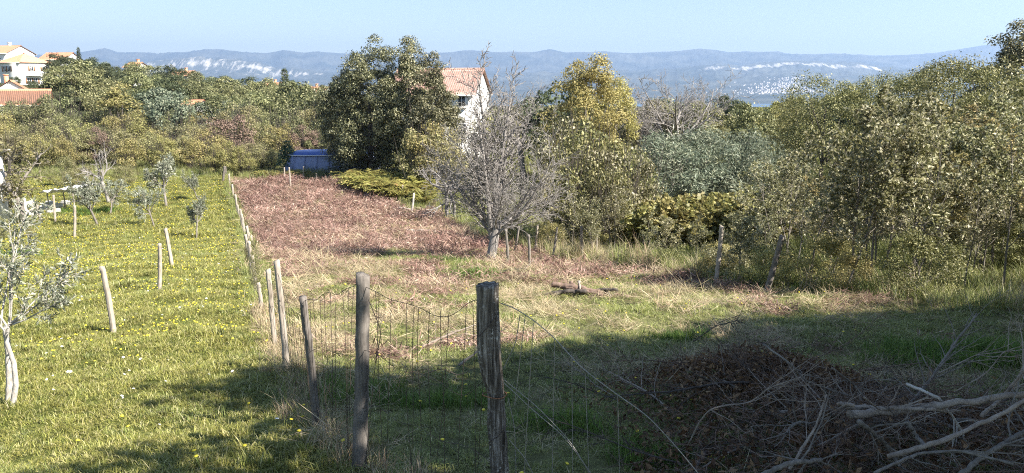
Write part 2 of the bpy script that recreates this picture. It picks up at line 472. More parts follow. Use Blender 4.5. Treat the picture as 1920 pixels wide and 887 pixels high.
RIDGE = [(-3000, 120), (-900, 112), (-400, 108), (-100, 104), (90, 103), (115, 99), (160, 98), (182, 95), (203, 90), (226, 99), (262, 98), (300, 101), (350, 98), (390, 94), (420, 93), (455, 98), (500, 101), (535, 94), (572, 99), (600, 97),
         (640, 100), (700, 103), (760, 103), (820, 99), (850, 98), (885, 94), (925, 98), (960, 97), (1000, 98), (1030, 93), (1062, 99), (1130, 97), (1180, 100), (1250, 97), (1317, 92), (1362, 98), (1400, 98), (1455, 97), (1480, 103), (1550, 101),
         (1620, 104), (1660, 105), (1720, 102), (1760, 98), (1800, 91), (1845, 84), (1900, 80), (2100, 70), (2600, 85), (5000, 100)]
FRONT = [(-3000, 140), (-500, 140), (100, 133), (200, 126), (330, 111), (380, 107), (440, 113), (490, 118), (516, 131), (545, 127), (580, 133), (640, 139), (800, 139), (1000, 137), (1200, 134), (1300, 128), (1340, 121), (1380, 125), (1420, 119), (1470, 114),
         (1550, 117), (1620, 121), (1650, 128), (1750, 131), (1900, 130), (2600, 135), (5000, 140)]
def elev(py):
    v = (CY - py) / F
    return (v * CP - SP) / (CP + v * SP)
def mountain_z(px, Y):
    """height of the far land, given its direction (photo column) and distance ahead"""
    e1 = elev(np.interp(px, *zip(*RIDGE))); e2 = elev(np.interp(px, *zip(*FRONT)))
    zr = CZ + 15000 * e1; zf = CZ + 10600 * e2
    zb = CZ + 10300 * elev(np.interp(px, *zip(*FRONT)) + np.interp(px, [0, 300, 520, 600, 1280, 1340, 1640, 1680, 3000], [8, 22, 20, 8, 4, 11, 10, 4, 4]))
    sea = CZ - 125
    z = np.where(Y < 10300, sea + (zb - sea) * np.clip((Y - 4700) / 5600, 0, 1) ** 1.35,
        np.where(Y < 10600, zb + (zf - zb) * (Y - 10300) / 300,
        np.where(Y < 12300, zf + 30 * (Y - 10600) / 1700,
        np.where(Y < 15000, zf + 30 + (zr - zf - 30) * S(12300, 15000, Y), zr - (zr - sea) * S(15000, 19500, Y)))))
    return z
def mountains():
    tanaz = np.concatenate([np.linspace(-1.55, -.75, 120)[:-1], np.linspace(-.75, .75, 1500), np.linspace(.75, 1.55, 120)[1:]])
    Ys = np.concatenate([np.linspace(4650, 10250, 34), np.linspace(10300, 10620, 7), np.linspace(10800, 12300, 8), np.linspace(12500, 15000, 22), np.linspace(15300, 19400, 8)])
    T, Y = np.meshgrid(tanaz, Ys)
    px = CX + F * T / CP
    X = T * Y
    Z = mountain_z(px, Y)
    gul = 0
    for s, a in ((1 / 900, 55), (1 / 420, 30), (1 / 190, 16), (1 / 80, 7)):
        gul = gul + a * noise2(X, Y * .5, s * 6.28, a)
    Z = Z + .6 * gul * np.clip((Z - CZ + 80) / 300, 0, 1) * (1 - .93 * np.exp(-((Y - 15000) / 500) ** 2)) * (1 - .8 * np.exp(-((Y - 10600) / 150) ** 2))
    V = np.stack([X, Y, Z], -1).reshape(-1, 3)
    nx, ny = len(tanaz), len(Ys)
    i = np.arange(ny - 1)[:, None] * nx; j = np.arange(nx - 1)[None]
    Fq = np.stack([i + j, i + j + 1, i + nx + j + 1, i + nx + j], -1).reshape(-1, 4)
    # bare limestone: the scarps and scattered outcrops
    rock = np.exp(-((Y - 10440) / 170) ** 2) * np.interp(px, [0, 200, 300, 520, 600, 640, 1280, 1330, 1640, 1700], [.3, .6, 1, 1, .9, .3, .25, 1, 1, .3])
    rock = np.maximum(rock, (np.interp(px, [-500, 150, 330, 560, 620], [.3, .45, .8, .7, .3])) * S(8900, 10000, Y) * (1 - S(10600, 12500, Y)))
    rock = np.maximum(rock, .45 * S(.25, .75, noise2(X, Y * .4, 6.28 / 1500, 3)))
    rock = np.maximum(rock, .95 * np.exp(-((px - 203) / 16) ** 2) * S(13700, 14800, Y))
    m, nt, p, out = nodes('wooded_limestone')
    ra = add(nt, 'ShaderNodeAttribute', attribute_name='rock')
    tc = add(nt, 'ShaderNodeTexCoord'); mp = add(nt, 'ShaderNodeMapping'); mp.inputs['Scale'].default_value = (1, .22, .35); nt.links.new(tc.outputs['Object'], mp.inputs[0])
    n1 = noise(nt, .013, 6, .75, vec=mp.outputs[0]); n2 = noise(nt, .0016, 5, .6)
    mm = add(nt, 'ShaderNodeMath', operation='MULTIPLY_ADD'); mm.inputs[1].default_value = .46
    nt.links.new(ra.outputs['Fac'], mm.inputs[0]); nt.links.new(n1, mm.inputs[2])
    k = ramp(nt, mm.outputs[0], [(.86, (0, 0, 0)), (1.02, (.7, .7, .7))])
    wood = ramp(nt, n2, [(.35, (.030, .042, .040)), (.65, (.10, .105, .09))])
    nt.links.new(mixc(nt, k, wood, (.62, .57, .50)), p.inputs['Base Color'])
    p.inputs['Roughness'].default_value = 1; p.inputs['Specular IOR Level'].default_value = 0
    me = mk('mountains', V, Fq, (m,), smooth=True)
    a = me.attributes.new('rock', 'FLOAT', 'POINT'); a.data.foreach_set('value', rock.ravel().astype(np.float32))
    tag(put('mountains', me), kind='structure')
    # the far town on the lower slope
    rng = np.random.default_rng(5); b = MB()
    for _ in range(620):
        u = rng.random()
        if u < .68: px_, Y_ = rng.normal(1465, 36), 6450 + abs(rng.normal(0, 700))
        elif u < .92: px_, Y_ = rng.normal(1490, 22), rng.uniform(7400, 8700)
        else: px_, Y_ = rng.uniform(250, 1750), 6600 + abs(rng.normal(0, 800))
        t = (px_ - CX) * CP / F
        z = float(mountain_z(np.array(px_), np.array(Y_)))
        w, h = rng.uniform(7, 16), rng.uniform(4, 9)
        b.box((t * Y_, Y_ - 25, z + h / 2 - 8), (w, rng.uniform(10, 18), h + 14))
    tag(b.build('distant_town', plain('far_walls', (.40, .375, .35), .9, .3, .01)), 'far white town scattered on the slope across the bay', 'town', kind='stuff')
mountains()

# air between here and the mountains
def haze():
    m = bpy.data.materials.new('clear_air'); m.use_nodes = True; nt = m.node_tree
    for n in list(nt.nodes): nt.nodes.remove(n)
    o = add(nt, 'ShaderNodeOutputMaterial'); v = add(nt, 'ShaderNodeVolumePrincipled')
    v.inputs['Color'].default_value = (.48, .67, 1.0, 1); v.inputs['Density'].default_value = 8.2e-5; v.inputs['Anisotropy'].default_value = 0.2
    nt.links.new(v.outputs[0], o.inputs['Volume'])
    b = MB().box((0, 9100, 452), (64000, 21400, 1206))
    tag(b.build('haze', m), 'thin blue air in front of the mountains', 'haze', kind='stuff')
haze()

# ------------------------------------------------------------------ plant shapes (shared mesh data)
PROTO = {}
def reg(name, parts, H, Wd):
    """parts: list of (part name, mesh, default material)"""
    PROTO[name] = (parts, H, Wd)

def woody(br, sides=(7, 6, 5, 4, 3, 3), name='trunk', mat=None):
    b = MB()
    for lv in sorted({l for l, _, _ in br}):
        V, Fq = tubes([(p, r) for l, p, r in br if l == lv], sides[min(lv, len(sides) - 1)]); b.add(V, Fq)
    return b.mesh(name, (mat,) if mat else (), smooth=True)

def crown_tree(name, seed, H, rx, zc, rz, nclump, cr, per, L, W, mat, bark, trunk_r=.16, cut=-.9, wob=.3, tall=0.0, limbs=7, inner=.45):
    rng = np.random.default_rng(seed)
    C, Rd = [], []
    while len(C) < nclump:
        d = unit(rng.normal(size=3)); f = rng.uniform(.35, 1) ** .5
        if d[2] < cut: continue
        lump = 1 + wob * math.sin(3 * math.atan2(d[1], d[0]) + seed) * math.cos(2.3 * d[2] + seed * 2)
        taper = 1 - tall * max(0, d[2])
        c = np.array([d[0] * rx * f * lump * taper, d[1] * rx * f * lump * taper, zc + d[2] * rz * f * (1 + .18 * math.sin(4 * d[0] + 3 * d[1] + seed))])
        r = cr * rng.uniform(.6, 1.35)
        if c[2] < r * .6: c[2] = r * rng.uniform(.5, .9)
        C.append(c); Rd.append(r)
    P, N = clump_leaves(rng, C, Rd, per, .8, inner)
    keep = P[:, 2] > .05
    P, N = P[keep], N[keep]
    V, Fq, rn = leaves(rng, P, N, L, W)
    # clump-wide colour differences as well as leaf-wide ones
    top = P[:, 2].max()
    cm = mk('crown', V, Fq, (mat,), rnd=rn)
    br = [(0, np.array([[0, 0, -.25], [.05 * rng.normal(), .05 * rng.normal(), zc * .5], [.1 * rng.normal(), .1 * rng.normal(), zc + rz * .4]]), np.array([trunk_r, trunk_r * .75, trunk_r * .25]))]
    for k in range(min(limbs, nclump)):
        c = C[k]; z0 = min(c[2] * .55, zc)
        a = np.array([0, 0, z0 * rng.uniform(.5, 1)]); mid = a * .45 + c * .55 + np.array([0, 0, -.1 * H * .3])
        br.append((1, np.stack([a, mid, c]), np.array([trunk_r * .4, trunk_r * .25, trunk_r * .08])))
    reg(name, [('trunk', woody(br), bark), ('crown', cm, mat)], top, rx)

def branch_tree(name, seed, starts, P, leaf=None, mat=None, bark=None, minlv=2, nup=.7, sides=(7, 6, 5, 4, 3, 3), extra=None, rand=.5):
    """trunk and limbs grown branch by branch; leaf=(per branch, L, W)"""
    rng = np.random.default_rng(seed); br = []
    for p, d, L, r in starts: grow(rng, p, d, L, r, 0, P, br)
    if extra: br += extra
    parts = [('trunk', woody(br, sides), bark)]
    H = max(p[:, 2].max() for _, p, _ in br); Wd = max(np.abs(p[:, :2]).max() for _, p, _ in br)
    if leaf:
        per, L, W = leaf
        PP, DD = sample_on(rng, br, per, minlv)
        N = rng.normal(size=PP.shape) * .8 + np.array([0, 0, nup])
        V, Fq, rn = leaves(rng, PP, N, L, W, axis=DD + rng.normal(size=PP.shape) * rand)
        parts.append(('crown', mk('crown', V, Fq, (mat,), rnd=rn), mat))
    reg(name, parts, H, Wd)

# hill trees, seen 80 to 190 m away
for k in range(4):
    crown_tree(f'hill{k}', 10 + k, 8, 3.3 + .3 * k, 4.6, 3.2, 44, 1.05, 190, .30, .20, M['far_green'], M['bark_dark'], .18)
crown_tree('upright0', 21, 9, 2.3, 5.0, 4.6, 44, .85, 170, .28, .16, M['far_green'], M['bark_dark'], .16, tall=.45)
# big evergreen oaks
crown_tree('oak0', 31, 12, 4.4, 6.0, 5.8, 190, .80, 330, .165, .10, M['oak'], M['bark_dark'], .28, wob=.25, tall=.25)
crown_tree('oak1', 32, 12, 3.0, 6.0, 5.9, 150, .70, 320, .165, .10, M['oak'], M['bark_dark'], .25, wob=.3, tall=.4)
# tall roadside trees on the right, 28 to 45 m
for k in range(3):
    crown_tree(f'tall{k}', 41 + k, 8.5, 3.2, 5.0, 3.5, 85, .85, 230, .125, .08, M['tall'], M['bark_dark'], .15, wob=.35)
# thicket bushes with upright stems
for k in range(3):
    rng = np.random.default_rng(51 + k)
    crown_tree(f'thicket{k}', 51 + k, 5, 2.4, 2.4, 2.6, 40, .75, 170, .17, .11, M['thicket'], M['bark_dark'], .05, wob=.4, tall=.2, limbs=22)
    par, H, Wd = PROTO[f'thicket{k}']
    br = [(1, np.array([[x * .4, y * .4, -.1], [x * .8, y * .8, 2.5], [x, y, rng.uniform(4, 5.6)]]), np.array([.03, .02, .006])) for x, y in rng.normal(size=(40, 2)) * 1.0]
    par.insert(1, ('stems', woody(br), M['bark_dark']))
crown_tree('autumn', 61, 9, 2.9, 5.2, 4.6, 95, .68, 330, .135, .085, M['autumn'], M['bark'], .2, tall=.5, wob=.3)
for k in range(2):
    crown_tree(f'willow{k}', 65 + k, 4, 2.6, 1.9, 1.9, 60, .6, 260, .20, .035, M['willow'], M['bark'], .1, wob=.25, limbs=14, inner=.25)
# young deciduous saplings of the right-hand scrub, 15 to 30 m
PS = dict(levels=4, n=[7, 5, 3, 2], w=[.07, .14, .2, .2], up=[.04, .06, .05, .02], tip=[.25, .3, .4, .5], c=[11, 6, 4, 0], t0=[.30, .2, .15, 0], ang=[46, 42, 45, 0], ratio=[.40, .5, .5, 0], rr=[.5, .55, .6, 0], rmin=.003)
for k in range(5):
    r_ = random.Random(k)
    st = [((r_.uniform(-.25, .25), r_.uniform(-.25, .25), -.1), (r_.uniform(-.22, .22), r_.uniform(-.22, .22), 1), 3.7 * r_.uniform(.75, 1.05), .030) for _ in range(1 + k % 2)]
    branch_tree(f'sapling{k}', 71 + k, st, PS, (8, .085, .045), M['sapling'], M['bark'], 2)
for k in range(2):
    crown_tree(f'bush{k}', 81 + k, 2.6, 1.25, 1.15, 1.3, 46, .42, 190, .08, .045, M['sapling'], M['bark'], .03, wob=.4, limbs=18, inner=.2)
# olives
PO = dict(levels=4, n=[4, 4, 4, 3], w=[.12, .16, .18, .15], up=[.02, .05, .03, -.02], tip=[.7, .35, .4, .5], c=[5, 7, 6, 0], t0=[.75, .25, .15, 0], ang=[42, 42, 40, 0], ratio=[1.5, .55, .55, 0], rr=[.6, .5, .5, 0], rmin=.003)
for k in range(3):
    branch_tree(f'olive{k}', 91 + k, [((0, 0, -.1), (.15 * (k - 1), .1, 1), .8, .05)], PO, (12, .09, .022), M['olive'], M['bark'], 2)
# bare trees
PB = dict(levels=5, n=[4, 7, 5, 4, 3], w=[.06, .085, .13, .16, .18], up=[.02, .085, .06, .04, .02], tip=[.85, .2, .3, .35, .5], c=[12, 12, 7, 4, 0], t0=[.62, .12, .12, .1, 0], ang=[58, 38, 40, 44, 0], ratio=[2.3, .45, .52, .55, 0], rr=[.38, .45, .55, .6, 0], rmin=.0068, fall=.3)
rg = np.random.default_rng(5)
branch_tree('bare_main', 101, [((0, 0, -.15), (.12, 0, 1), 1.7, .17)], PB, None, None, M['bark_bare'], sides=(9, 6, 4, 3, 3))
leader = []
for d_, L_ in (((.04, .1, 1), 5.6), ((.13, -.1, 1), 5.0), ((-.20, 0, 1), 4.2), ((.35, 0, 1), 4.0)): grow(rg, (.08, 0, .9), d_, L_, .085, 0, dict(PB, levels=4, n=[8, 5, 4, 3], w=[.03, .1, .15, .18], up=[.05, .06, .04, .02], tip=[.32, .4, .4, .5], c=[17, 6, 5, 0], t0=[.25, .12, .1, 0], ang=[34, 38, 42, 0], ratio=[.30, .45, .5, 0], rr=[.4, .5, .55, 0], rmin=.0125), leader)
PROTO['bare_main'][0].append(('leaders', woody(leader, (7, 5, 4, 3)), M['bark_bare'])); PROTO['bare_main'] = (PROTO['bare_main'][0], max(p[:, 2].max() for _, p, _ in leader), 3)
PB2 = dict(PB, c=[7, 9, 6, 4, 0], ratio=[1.5, .5, .5, .5, 0], ang=[40, 38, 38, 42, 0], rr=[.48, .42, .5, .55, 0], rmin=.012)
for k in range(2):
    branch_tree(f'bare_far{k}', 104 + k, [((0, 0, -.2), (.1, .1, 1), 3.0, .22)], PB2, None, None, M['bark_bare'], sides=(7, 5, 4, 3, 3))
PG = dict(levels=4, n=[5, 6, 5, 3], w=[.14, .16, .2, .2], up=[.02, .02, .04, .05], tip=[.8, .35, .4, .5], c=[6, 8, 5, 0], t0=[.7, .25, .1, 0], ang=[62, 48, 45, 0], ratio=[1.35, .45, .5, 0], rr=[.6, .5, .5, 0], rmin=.006)
for k in range(3):
    branch_tree(f'gnarled{k}', 111 + k, [((0, 0, -.1), (.12 * (k - 1), 0, 1), 1.4, .10)], PG, (5, .09, .06) if k == 0 else None, M['brown_leaf'], M['bark_bare'], 2)

# conifers
def conifer(name, seed, H, rb, nw, mat, L, droop):
    rng = np.random.default_rng(seed); br = [(0, np.array([[0, 0, -.1], [0, 0, H * .5], [0, 0, H]]), np.array([.05 * H / 3, .03 * H / 3, .004]))]
    PP, NN, AX = [], [], []
    for k in range(nw):
        z = H * (.12 + .86 * k / nw); l = rb * (1 - (z / H)) ** .8 * rng.uniform(.8, 1.1) + .06 * rb
        for a in np.arange(6) * 1.047 + rng.uniform(0, 1):
            d = np.array([math.cos(a), math.sin(a), droop]); tip = np.array([0, 0, z]) + d * l
            br.append((1, np.stack([[0, 0, z], np.array([0, 0, z]) + d * l * .5 + [0, 0, -.03 * l], tip]), np.array([.012, .008, .003]) * H / 3))
            n = max(6, int(34 * l / rb)); t = rng.uniform(.15, 1, n)
            PP.append(np.array([0, 0, z]) + d * l * t[:, None] + rng.normal(size=(n, 3)) * .05 * l); NN.append(rng.normal(size=(n, 3)) + [0, 0, .8]); AX.append(d + rng.normal(size=(n, 3)) * .6 + [0, 0, .3])
    V, Fq, rn = leaves(rng, np.concatenate(PP), np.concatenate(NN), L, L * .3, axis=np.concatenate(AX))
    reg(name, [('trunk', woody(br), M['bark_dark']), ('crown', mk('crown', V, Fq, (mat,), rnd=rn), mat)], H, rb)
conifer('pine', 5, 3.0, 1.0, 14, M['pine'], .22, .35)
conifer('spruce', 6, 10.0, 2.4, 22, M['far_dark'], .5, .12)

# bracken: arching fronds with side leaflets
def fern(name, seed, nf, Lf, mat):
    rng = np.random.default_rng(seed); V, Fq, rn, off = [], [], [], 0
    for k in range(nf):
        a = rng.uniform(0, 6.28); l = Lf * rng.uniform(.7, 1.2); lean = rng.uniform(.35, 1.0)
        t = np.linspace(0, 1, 15)[1:]
        h = np.array([math.cos(a), math.sin(a), 0]); side = np.array([-h[1], h[0], 0])
        spine = h * (l * lean * t[:, None]) + np.array([0, 0, 1]) * (l * (1.15 * t - .75 * t ** 2.2) * (1.25 - lean * .5))[:, None]
        w = l * .30 * np.sin(np.clip(t * 1.05, 0, 1) * 3.0) ** .7 * (1.08 - t)
        for sgn in (-1, 1):
            base = spine; tip = spine + side * (sgn * w)[:, None] + h * (w * .45)[:, None] + np.array([0, 0, -.18]) * w[:, None] + rng.normal(size=(len(t), 3)) * .02
            wd = l * .032
            v = np.stack([base - h * wd * .6, (base + tip) / 2 - h * wd, tip, (base + tip) / 2 + h * wd], 1)
            V.append(v.reshape(-1, 3)); Fq.append(np.arange(len(t) * 4).reshape(-1, 4) + off); off += len(t) * 4
            rn.append(np.repeat(np.clip(rng.uniform(0, 1) * .7 + .3 * rng.random(len(t)), 0, 1), 4))
    reg(name, [('fronds', mk('fronds', np.concatenate(V), np.concatenate(Fq), (mat,), rnd=np.concatenate(rn)), mat)], Lf, Lf)
for k in range(3): fern(f'fern{k}', 121 + k, 26, 1.15, M['bracken'])
PV = dict(levels=3, n=[5, 5, 3], w=[.12, .2, .2], up=[.0, .05, 0], tip=[.6, .4, .5], c=[7, 5, 0], t0=[.35, .1, 0], ang=[55, 50, 0], ratio=[.75, .5, 0], rr=[.4, .5, 0], rmin=.004)
for k in range(2):
    branch_tree(f'vine{k}', 131 + k, [((0, 0, -.1), (.1, 0, 1), 1.2, .035), ((.5, 0, -.1), (-.1, .1, 1), 1.25, .03)], PV, (11, .13, .11), M['vine'], M['bark'], 1)

def plant(name, proto, x, y, h=None, w=1.0, rz=0.0, label=None, cat=None, group=None, mats={}, z=None, lean=0.0):
    """one plant with its own parts; mesh data is shared"""
    parts, H, Wd = PROTO[proto]
    s = (h / H) if h else 1.0
    o = empty(name, (x, y, float(gz(x, y)) if z is None else z), rz, (s * w, s * w, s))
    if lean: o.rotation_euler = (lean, 0, rz)
    tag(o, label, cat, group)
    for pn, me, mat in parts: put(pn, me, o, mat=mats.get(pn, mat))
    return o

def plant_px(name, proto, px, Y, top, w=1.0, **k):
    """plant standing Y metres away in the photo column px with its tip at photo row top"""
    p = at(px, top, Y); x = p[0]
    return plant(name, proto, x, Y, p[2] - float(gz(x, Y)), w, **k)

rng = np.random.default_rng(77)
rz = lambda: rng.uniform(0, 6.28)

# ------------------------------------------------------------------ buildings
def hip_or_gable(kind, L, D, h, over=.4):
    """roof sheet of clay tiles: ribs run down the slope, courses step; returns MB. ridge along x"""
    b = MB(); st = .24
    for sgn in (-1, 1):
        xs = np.arange(-L / 2 - over, L / 2 + over + .01, st / 4)
        nrow = 11
        rows = []
        for k in range(nrow):
            for e in (0, 1):
                t = (k + e) / nrow
                rows.append((t, (.035 * (1 - e))))
        V = []
        for t, lift in rows:
            y = sgn * (D / 2 + over) * t
            z = h - (h / (D / 2)) * abs(y)
            x = xs.copy()
            if kind == 'hip':
                lim = (L / 2 + over) - (D / 2 + over) * (1 - t)
                x = np.clip(xs, -lim, lim)
            V.append(np.stack([x, np.full(len(xs), y), z + .05 * np.abs(np.sin(xs * math.pi / st)) + (.035 - lift) * 0 + lift], -1))
        V = np.stack(V); nr, nc = V.shape[:2]
        i = np.arange(nr - 1)[:, None] * nc; j = np.arange(nc - 1)[None]
        q = np.stack([i + j, i + j + 1, i + nc + j + 1, i + nc + j], -1).reshape(-1, 4)
        b.add(V.reshape(-1, 3), q if sgn < 0 else q[:, ::-1])
    if kind == 'hip':
        for sgn in (-1, 1):
            ys = np.arange(-D / 2 - over, D / 2 + over + .01, st / 4); V = []
            for k in range(12):
                t = k / 11; x = sgn * (L / 2 - D / 2 + (D / 2 + over) * t)
                lim = (D / 2 + over) * t; y = np.clip(ys, -lim, lim)
                V.append(np.stack([np.full(len(ys), x), y, h - (h / (D / 2)) * (D / 2 + over) * t + .05 * np.abs(np.sin(ys * math.pi / st))], -1))
            V = np.stack(V); nr, nc = V.shape[:2]
            i = np.arange(nr - 1)[:, None] * nc; j = np.arange(nc - 1)[None]
            q = np.stack([i + j, i + j + 1, i + nc + j + 1, i + nc + j], -1).reshape(-1, 4)
            b.add(V.reshape(-1, 3), q)
    return b

def house(name, label, loc, rzd, L, D, hw, hr, kind, wall, roof, windows=(), chimney=None, group=None, over=.4, shutter=None):
    """walls, tiled roof, each window its own part (frame, pane, shutters). windows: (face, u, z, w, h)"""
    o = empty(name, loc, R(rzd)); tag(o, label, 'house', group)
    w = MB(); x, y = L / 2, D / 2
    V = [[-x, -y, -1.5], [x, -y, -1.5], [x, y, -1.5], [-x, y, -1.5], [-x, -y, hw], [x, -y, hw], [x, y, hw], [-x, y, hw]]
    w.add(V, [[0, 1, 5, 4], [1, 2, 6, 5], [2, 3, 7, 6], [3, 0, 4, 7]])
    if kind == 'gable': w.add([[x, -y, hw], [x, y, hw], [x, 0, hw + hr - .02], [-x, -y, hw], [-x, y, hw], [-x, 0, hw + hr - .02]], F3=[[0, 1, 2], [4, 3, 5]])
    w.build('wall', wall, o)
    rb = hip_or_gable(kind, L, D, hr, over)
    r = rb.build('roof', roof, o, loc=(0, 0, hw + .03))
    for sg in (-1, 1): MB().box((0, sg * (y + over - .05), -over * hr / (D / 2) - .04), (L + 2 * over, .1, .14)).build('gutter', M['wall_grey'], r)
    rt = MB()
    rt.tube(np.array([[-L / 2 - over if kind == 'gable' else -L / 2 + D / 2, 0, 0], [L / 2 + over if kind == 'gable' else L / 2 - D / 2, 0, 0.01]]), .13, 8)
    rt.build('ridge_tiles', roof, r, loc=(0, 0, hr + .04))
    if chimney:
        c = MB().box((chimney[0], chimney[1], hr - .1), (.6, .6, 2.0)).box((chimney[0], chimney[1], hr + .95), (.8, .8, .12))
        c.build('chimney', chimney[2] if len(chimney) > 2 else wall, r)
    for face, u, z, ww, wh in windows:
        if face == 'f': T = lambda a, d, c: (u + a, -y - d, z + c); sz = lambda a, d, c: (a, d, c)
        elif face == 'r': T = lambda a, d, c: (x + d, u + a, z + c); sz = lambda a, d, c: (d, a, c)
        else: T = lambda a, d, c: (-x - d, u + a, z + c); sz = lambda a, d, c: (d, a, c)
        f = MB()
        for a, c, s0, s1 in ((-ww / 2, 0, .09, wh + .1), (ww / 2, 0, .09, wh + .1), (0, wh / 2, ww, .09), (0, -wh / 2, ww, .09), (0, 0, .06, wh)): f.box(T(a, .03, c), sz(s0, .08, s1))
        fo = f.build('window', M['white_paint'], o)
        MB().box(T(0, .012, 0), sz(ww, .02, wh)).build('pane', M['glass_dark'], fo)
        MB().box(T(0, .09, -wh / 2 - .09), sz(ww + .3, .2, .07)).build('sill', M['stone'], fo)
        if shutter:
            for sg in (-1, 1): MB().box(T(sg * (ww * .75 + .06), .04, 0), sz(ww * .46, .05, wh)).build('shutter', shutter, fo)
    return o

def house_at(px, top, Y, hw, hr):
    p = at(px, top, Y); return (p[0], Y, p[2] - hw - hr - .1)

# the white house behind the oaks
ph = at(826, 131, 87)
house('white_house', 'white house with pale pink tiled roof half hidden behind the dark evergreen oaks', (ph[0], 87, ph[2] - 9.5), -10, 9.2, 8.2, 7.0, 2.5, 'gable', M['wall_white'], M['roof_pink'],
      [('f', 3.35, 6.15, .8, 1.15), ('f', 1.2, 6.15, .8, 1.15), ('f', -1.6, 6.15, .8, 1.15), ('f', 3.35, 3.2, .9, 1.25), ('f', -1.6, 3.2, .9, 1.25), ('r', -1.5, 3.4, .8, 1.1)], None, over=.35, shutter=None)
# houses on the hill at the left
p = house_at(44, 97, 185, 6.2, 2.3)
h1 = house('villa', 'cream two storey house with orange hipped roof on the hill at the left', p, -23, 7.2, 7.6, 6.2, 2.0, 'hip', M['wall_white'], M['roof_orange'],
      [('r', -1.1, 4.7, .8, 1.1), ('r', 1.9, 4.7, .8, 1.1), ('r', -1.9, 1.9, .9, 1.3), ('r', -.4, 1.9, .9, 1.3), ('f', -1.7, 4.6, .9, 1.2), ('f', -.2, 4.6, .9, 1.2)], shutter=M['shutter'])
bal = MB().box((3.6 + .55, -.9, 3.1), (1.1, 3.6, .18)).box((3.6 + 1.07, -.9, 3.6), (.06, 3.6, .9)); bal.build('balcony', M['wall_white'], h1)
p = house_at(6, 86, 215, 6.5, 2.0)
house('villa', 'white house with shallow pale orange gable roofs, topmost on the left hill', p, -14, 11, 9, 6.5, 2.0, 'gable', M['wall_white'], M['roof_orange'], [('f', 3, 4.6, 1, 1.2), ('f', -1, 4.6, 1, 1.2)], (1.5, .6))
p = house_at(112, 99, 225, 5, 1.8)
house('villa', 'house showing only its orange roof above the hilltop trees', p, -10, 8, 7, 5, 1.8, 'gable', M['wall_white'], M['roof_orange'], ())
p = house_at(22, 151, 128, 5, 2.2)
house('cottage', 'white gable end with dark eaves rising behind the long orange roof', p, 118, 8, 6.6, 5, 2.2, 'gable', M['wall_white'], M['roof_orange'], (), (-2.5, .5, M['roof_orange']))
p = house_at(4, 168, 112, 4.0, 1.9)
house('cottage', 'low house with a long orange tiled roof at the left edge of the photo', p, 27, 11.4, 8, 4.0, 1.9, 'gable', M['wall_white'], M['roof_orange'], (), None)
p = house_at(366, 187, 150, 3.6, 1.2)
house('cottage', 'tiny white house with orange roof alone among the hillside trees', p, -32, 4.6, 4.2, 3.6, 1.2, 'gable', M['wall_white'], M['roof_orange'], [('f', .4, 2.4, .7, .8)])
for px_, top, wd, lb in ((255, 112, 4, 'small chimneyed roof peeping over the hill trees left of centre'), (345, 128, 7, 'white house wall and red chimney peeping over the ridge trees'), (512, 150, 5, 'pink roofed house beside the dark conifer on the ridge'), (590, 158, 9, 'long pale roof low behind the trees left of the oaks')):
    p = house_at(px_, top + 5, 235, 4, 1.3)
    house('cottage', lb, p, -15, wd, 6, 4, 1.3, 'gable', M['wall_white'], M['roof_orange'], (), (.6, .2, M['roof_orange']))
# shed wall at the very left edge
p = G(-30, 400)
sh = empty('garden_shed', (at(-58, 300, 42)[0], 42, float(gz(-29, 42)))); tag(sh, 'white garden shed wall cut by the left edge behind the pruned fruit tree', 'shed')
MB().box((0, 0, 1.9), (1.7, 3, 4.4)).build('wall', M['wall_white'], sh); MB().box((0, 0, 4.2), (2.3, 3.6, .14)).build('roof', M['stone'], sh)

# ------------------------------------------------------------------ trees and scrub behind the plots
SKY = [(0, 98), (90, 97), (140, 100), (200, 115), (250, 114), (300, 116), (350, 129), (400, 134), (450, 138), (500, 147), (560, 151), (600, 165), (660, 172)]
skyl = lambda px: np.interp(px, *zip(*SKY))
HG = 'trees on the wooded hill at the left'
def hill_tree(px, Y, top, kind=None):
    k = kind or rng.choice(['g', 'g', 'd', 'y'], p=[.4, .2, .3, .1])
    mat, lb = {'g': (M['far_green'], 'rounded olive green tree in the wood on the left hill'), 'd': (M['far_dark'], 'dark green tree in the wood on the left hill'),
               'y': (M['far_yellow'], 'yellowing tree in the wood on the left hill'), 'w': (M['willow'], 'grey green tree in the wood on the left hill')}[k]
    lb = lb.replace('in the wood on the left hill', ('on the skyline' if Y > 185 else 'in the middle' if Y > 150 else 'in the front') + ' of the hill wood ' + ('below the hilltop houses' if px < 180 else 'above the broad yellow tree' if px < 300 else 'above the tiny white house' if px < 420 else 'near the ridge conifer' if px < 540 else 'beside the evergreen oaks'))
    plant_px('hill_tree', f'hill{rng.integers(4)}', px, Y, top, rng.uniform(.95, 1.25), rz=rz(), label=lb, cat='tree', group=HG, mats={'crown': mat})
for px in range(78, 640, 27): hill_tree(px + rng.uniform(-8, 8), rng.uniform(188, 205), skyl(px) + rng.uniform(-3, 6) + (14 if px < 95 else 0), rng.choice(['g', 'd', 'd', 'g', 'w']))
for px in range(100, 640, 31): hill_tree(px + rng.uniform(-9, 9), rng.uniform(158, 175), skyl(px) + rng.uniform(14, 26), rng.choice(['g', 'd', 'g', 'w', 'g']))
for px in range(85, 650, 36): hill_tree(px + rng.uniform(-9, 9), rng.uniform(128, 142), max(skyl(px) + 38, 160) + rng.uniform(-4, 12) + (14 if 325 < px < 400 else 0), rng.choice(['g', 'd', 'y', 'w', 'g']))
for px, top, k in ((130, 112, 'g'), (165, 124, 'g'), (100, 142, 'd'), (60, 150, 'd'), (28, 142, 'd')): hill_tree(px, 140 if px > 90 else 172, top, k)
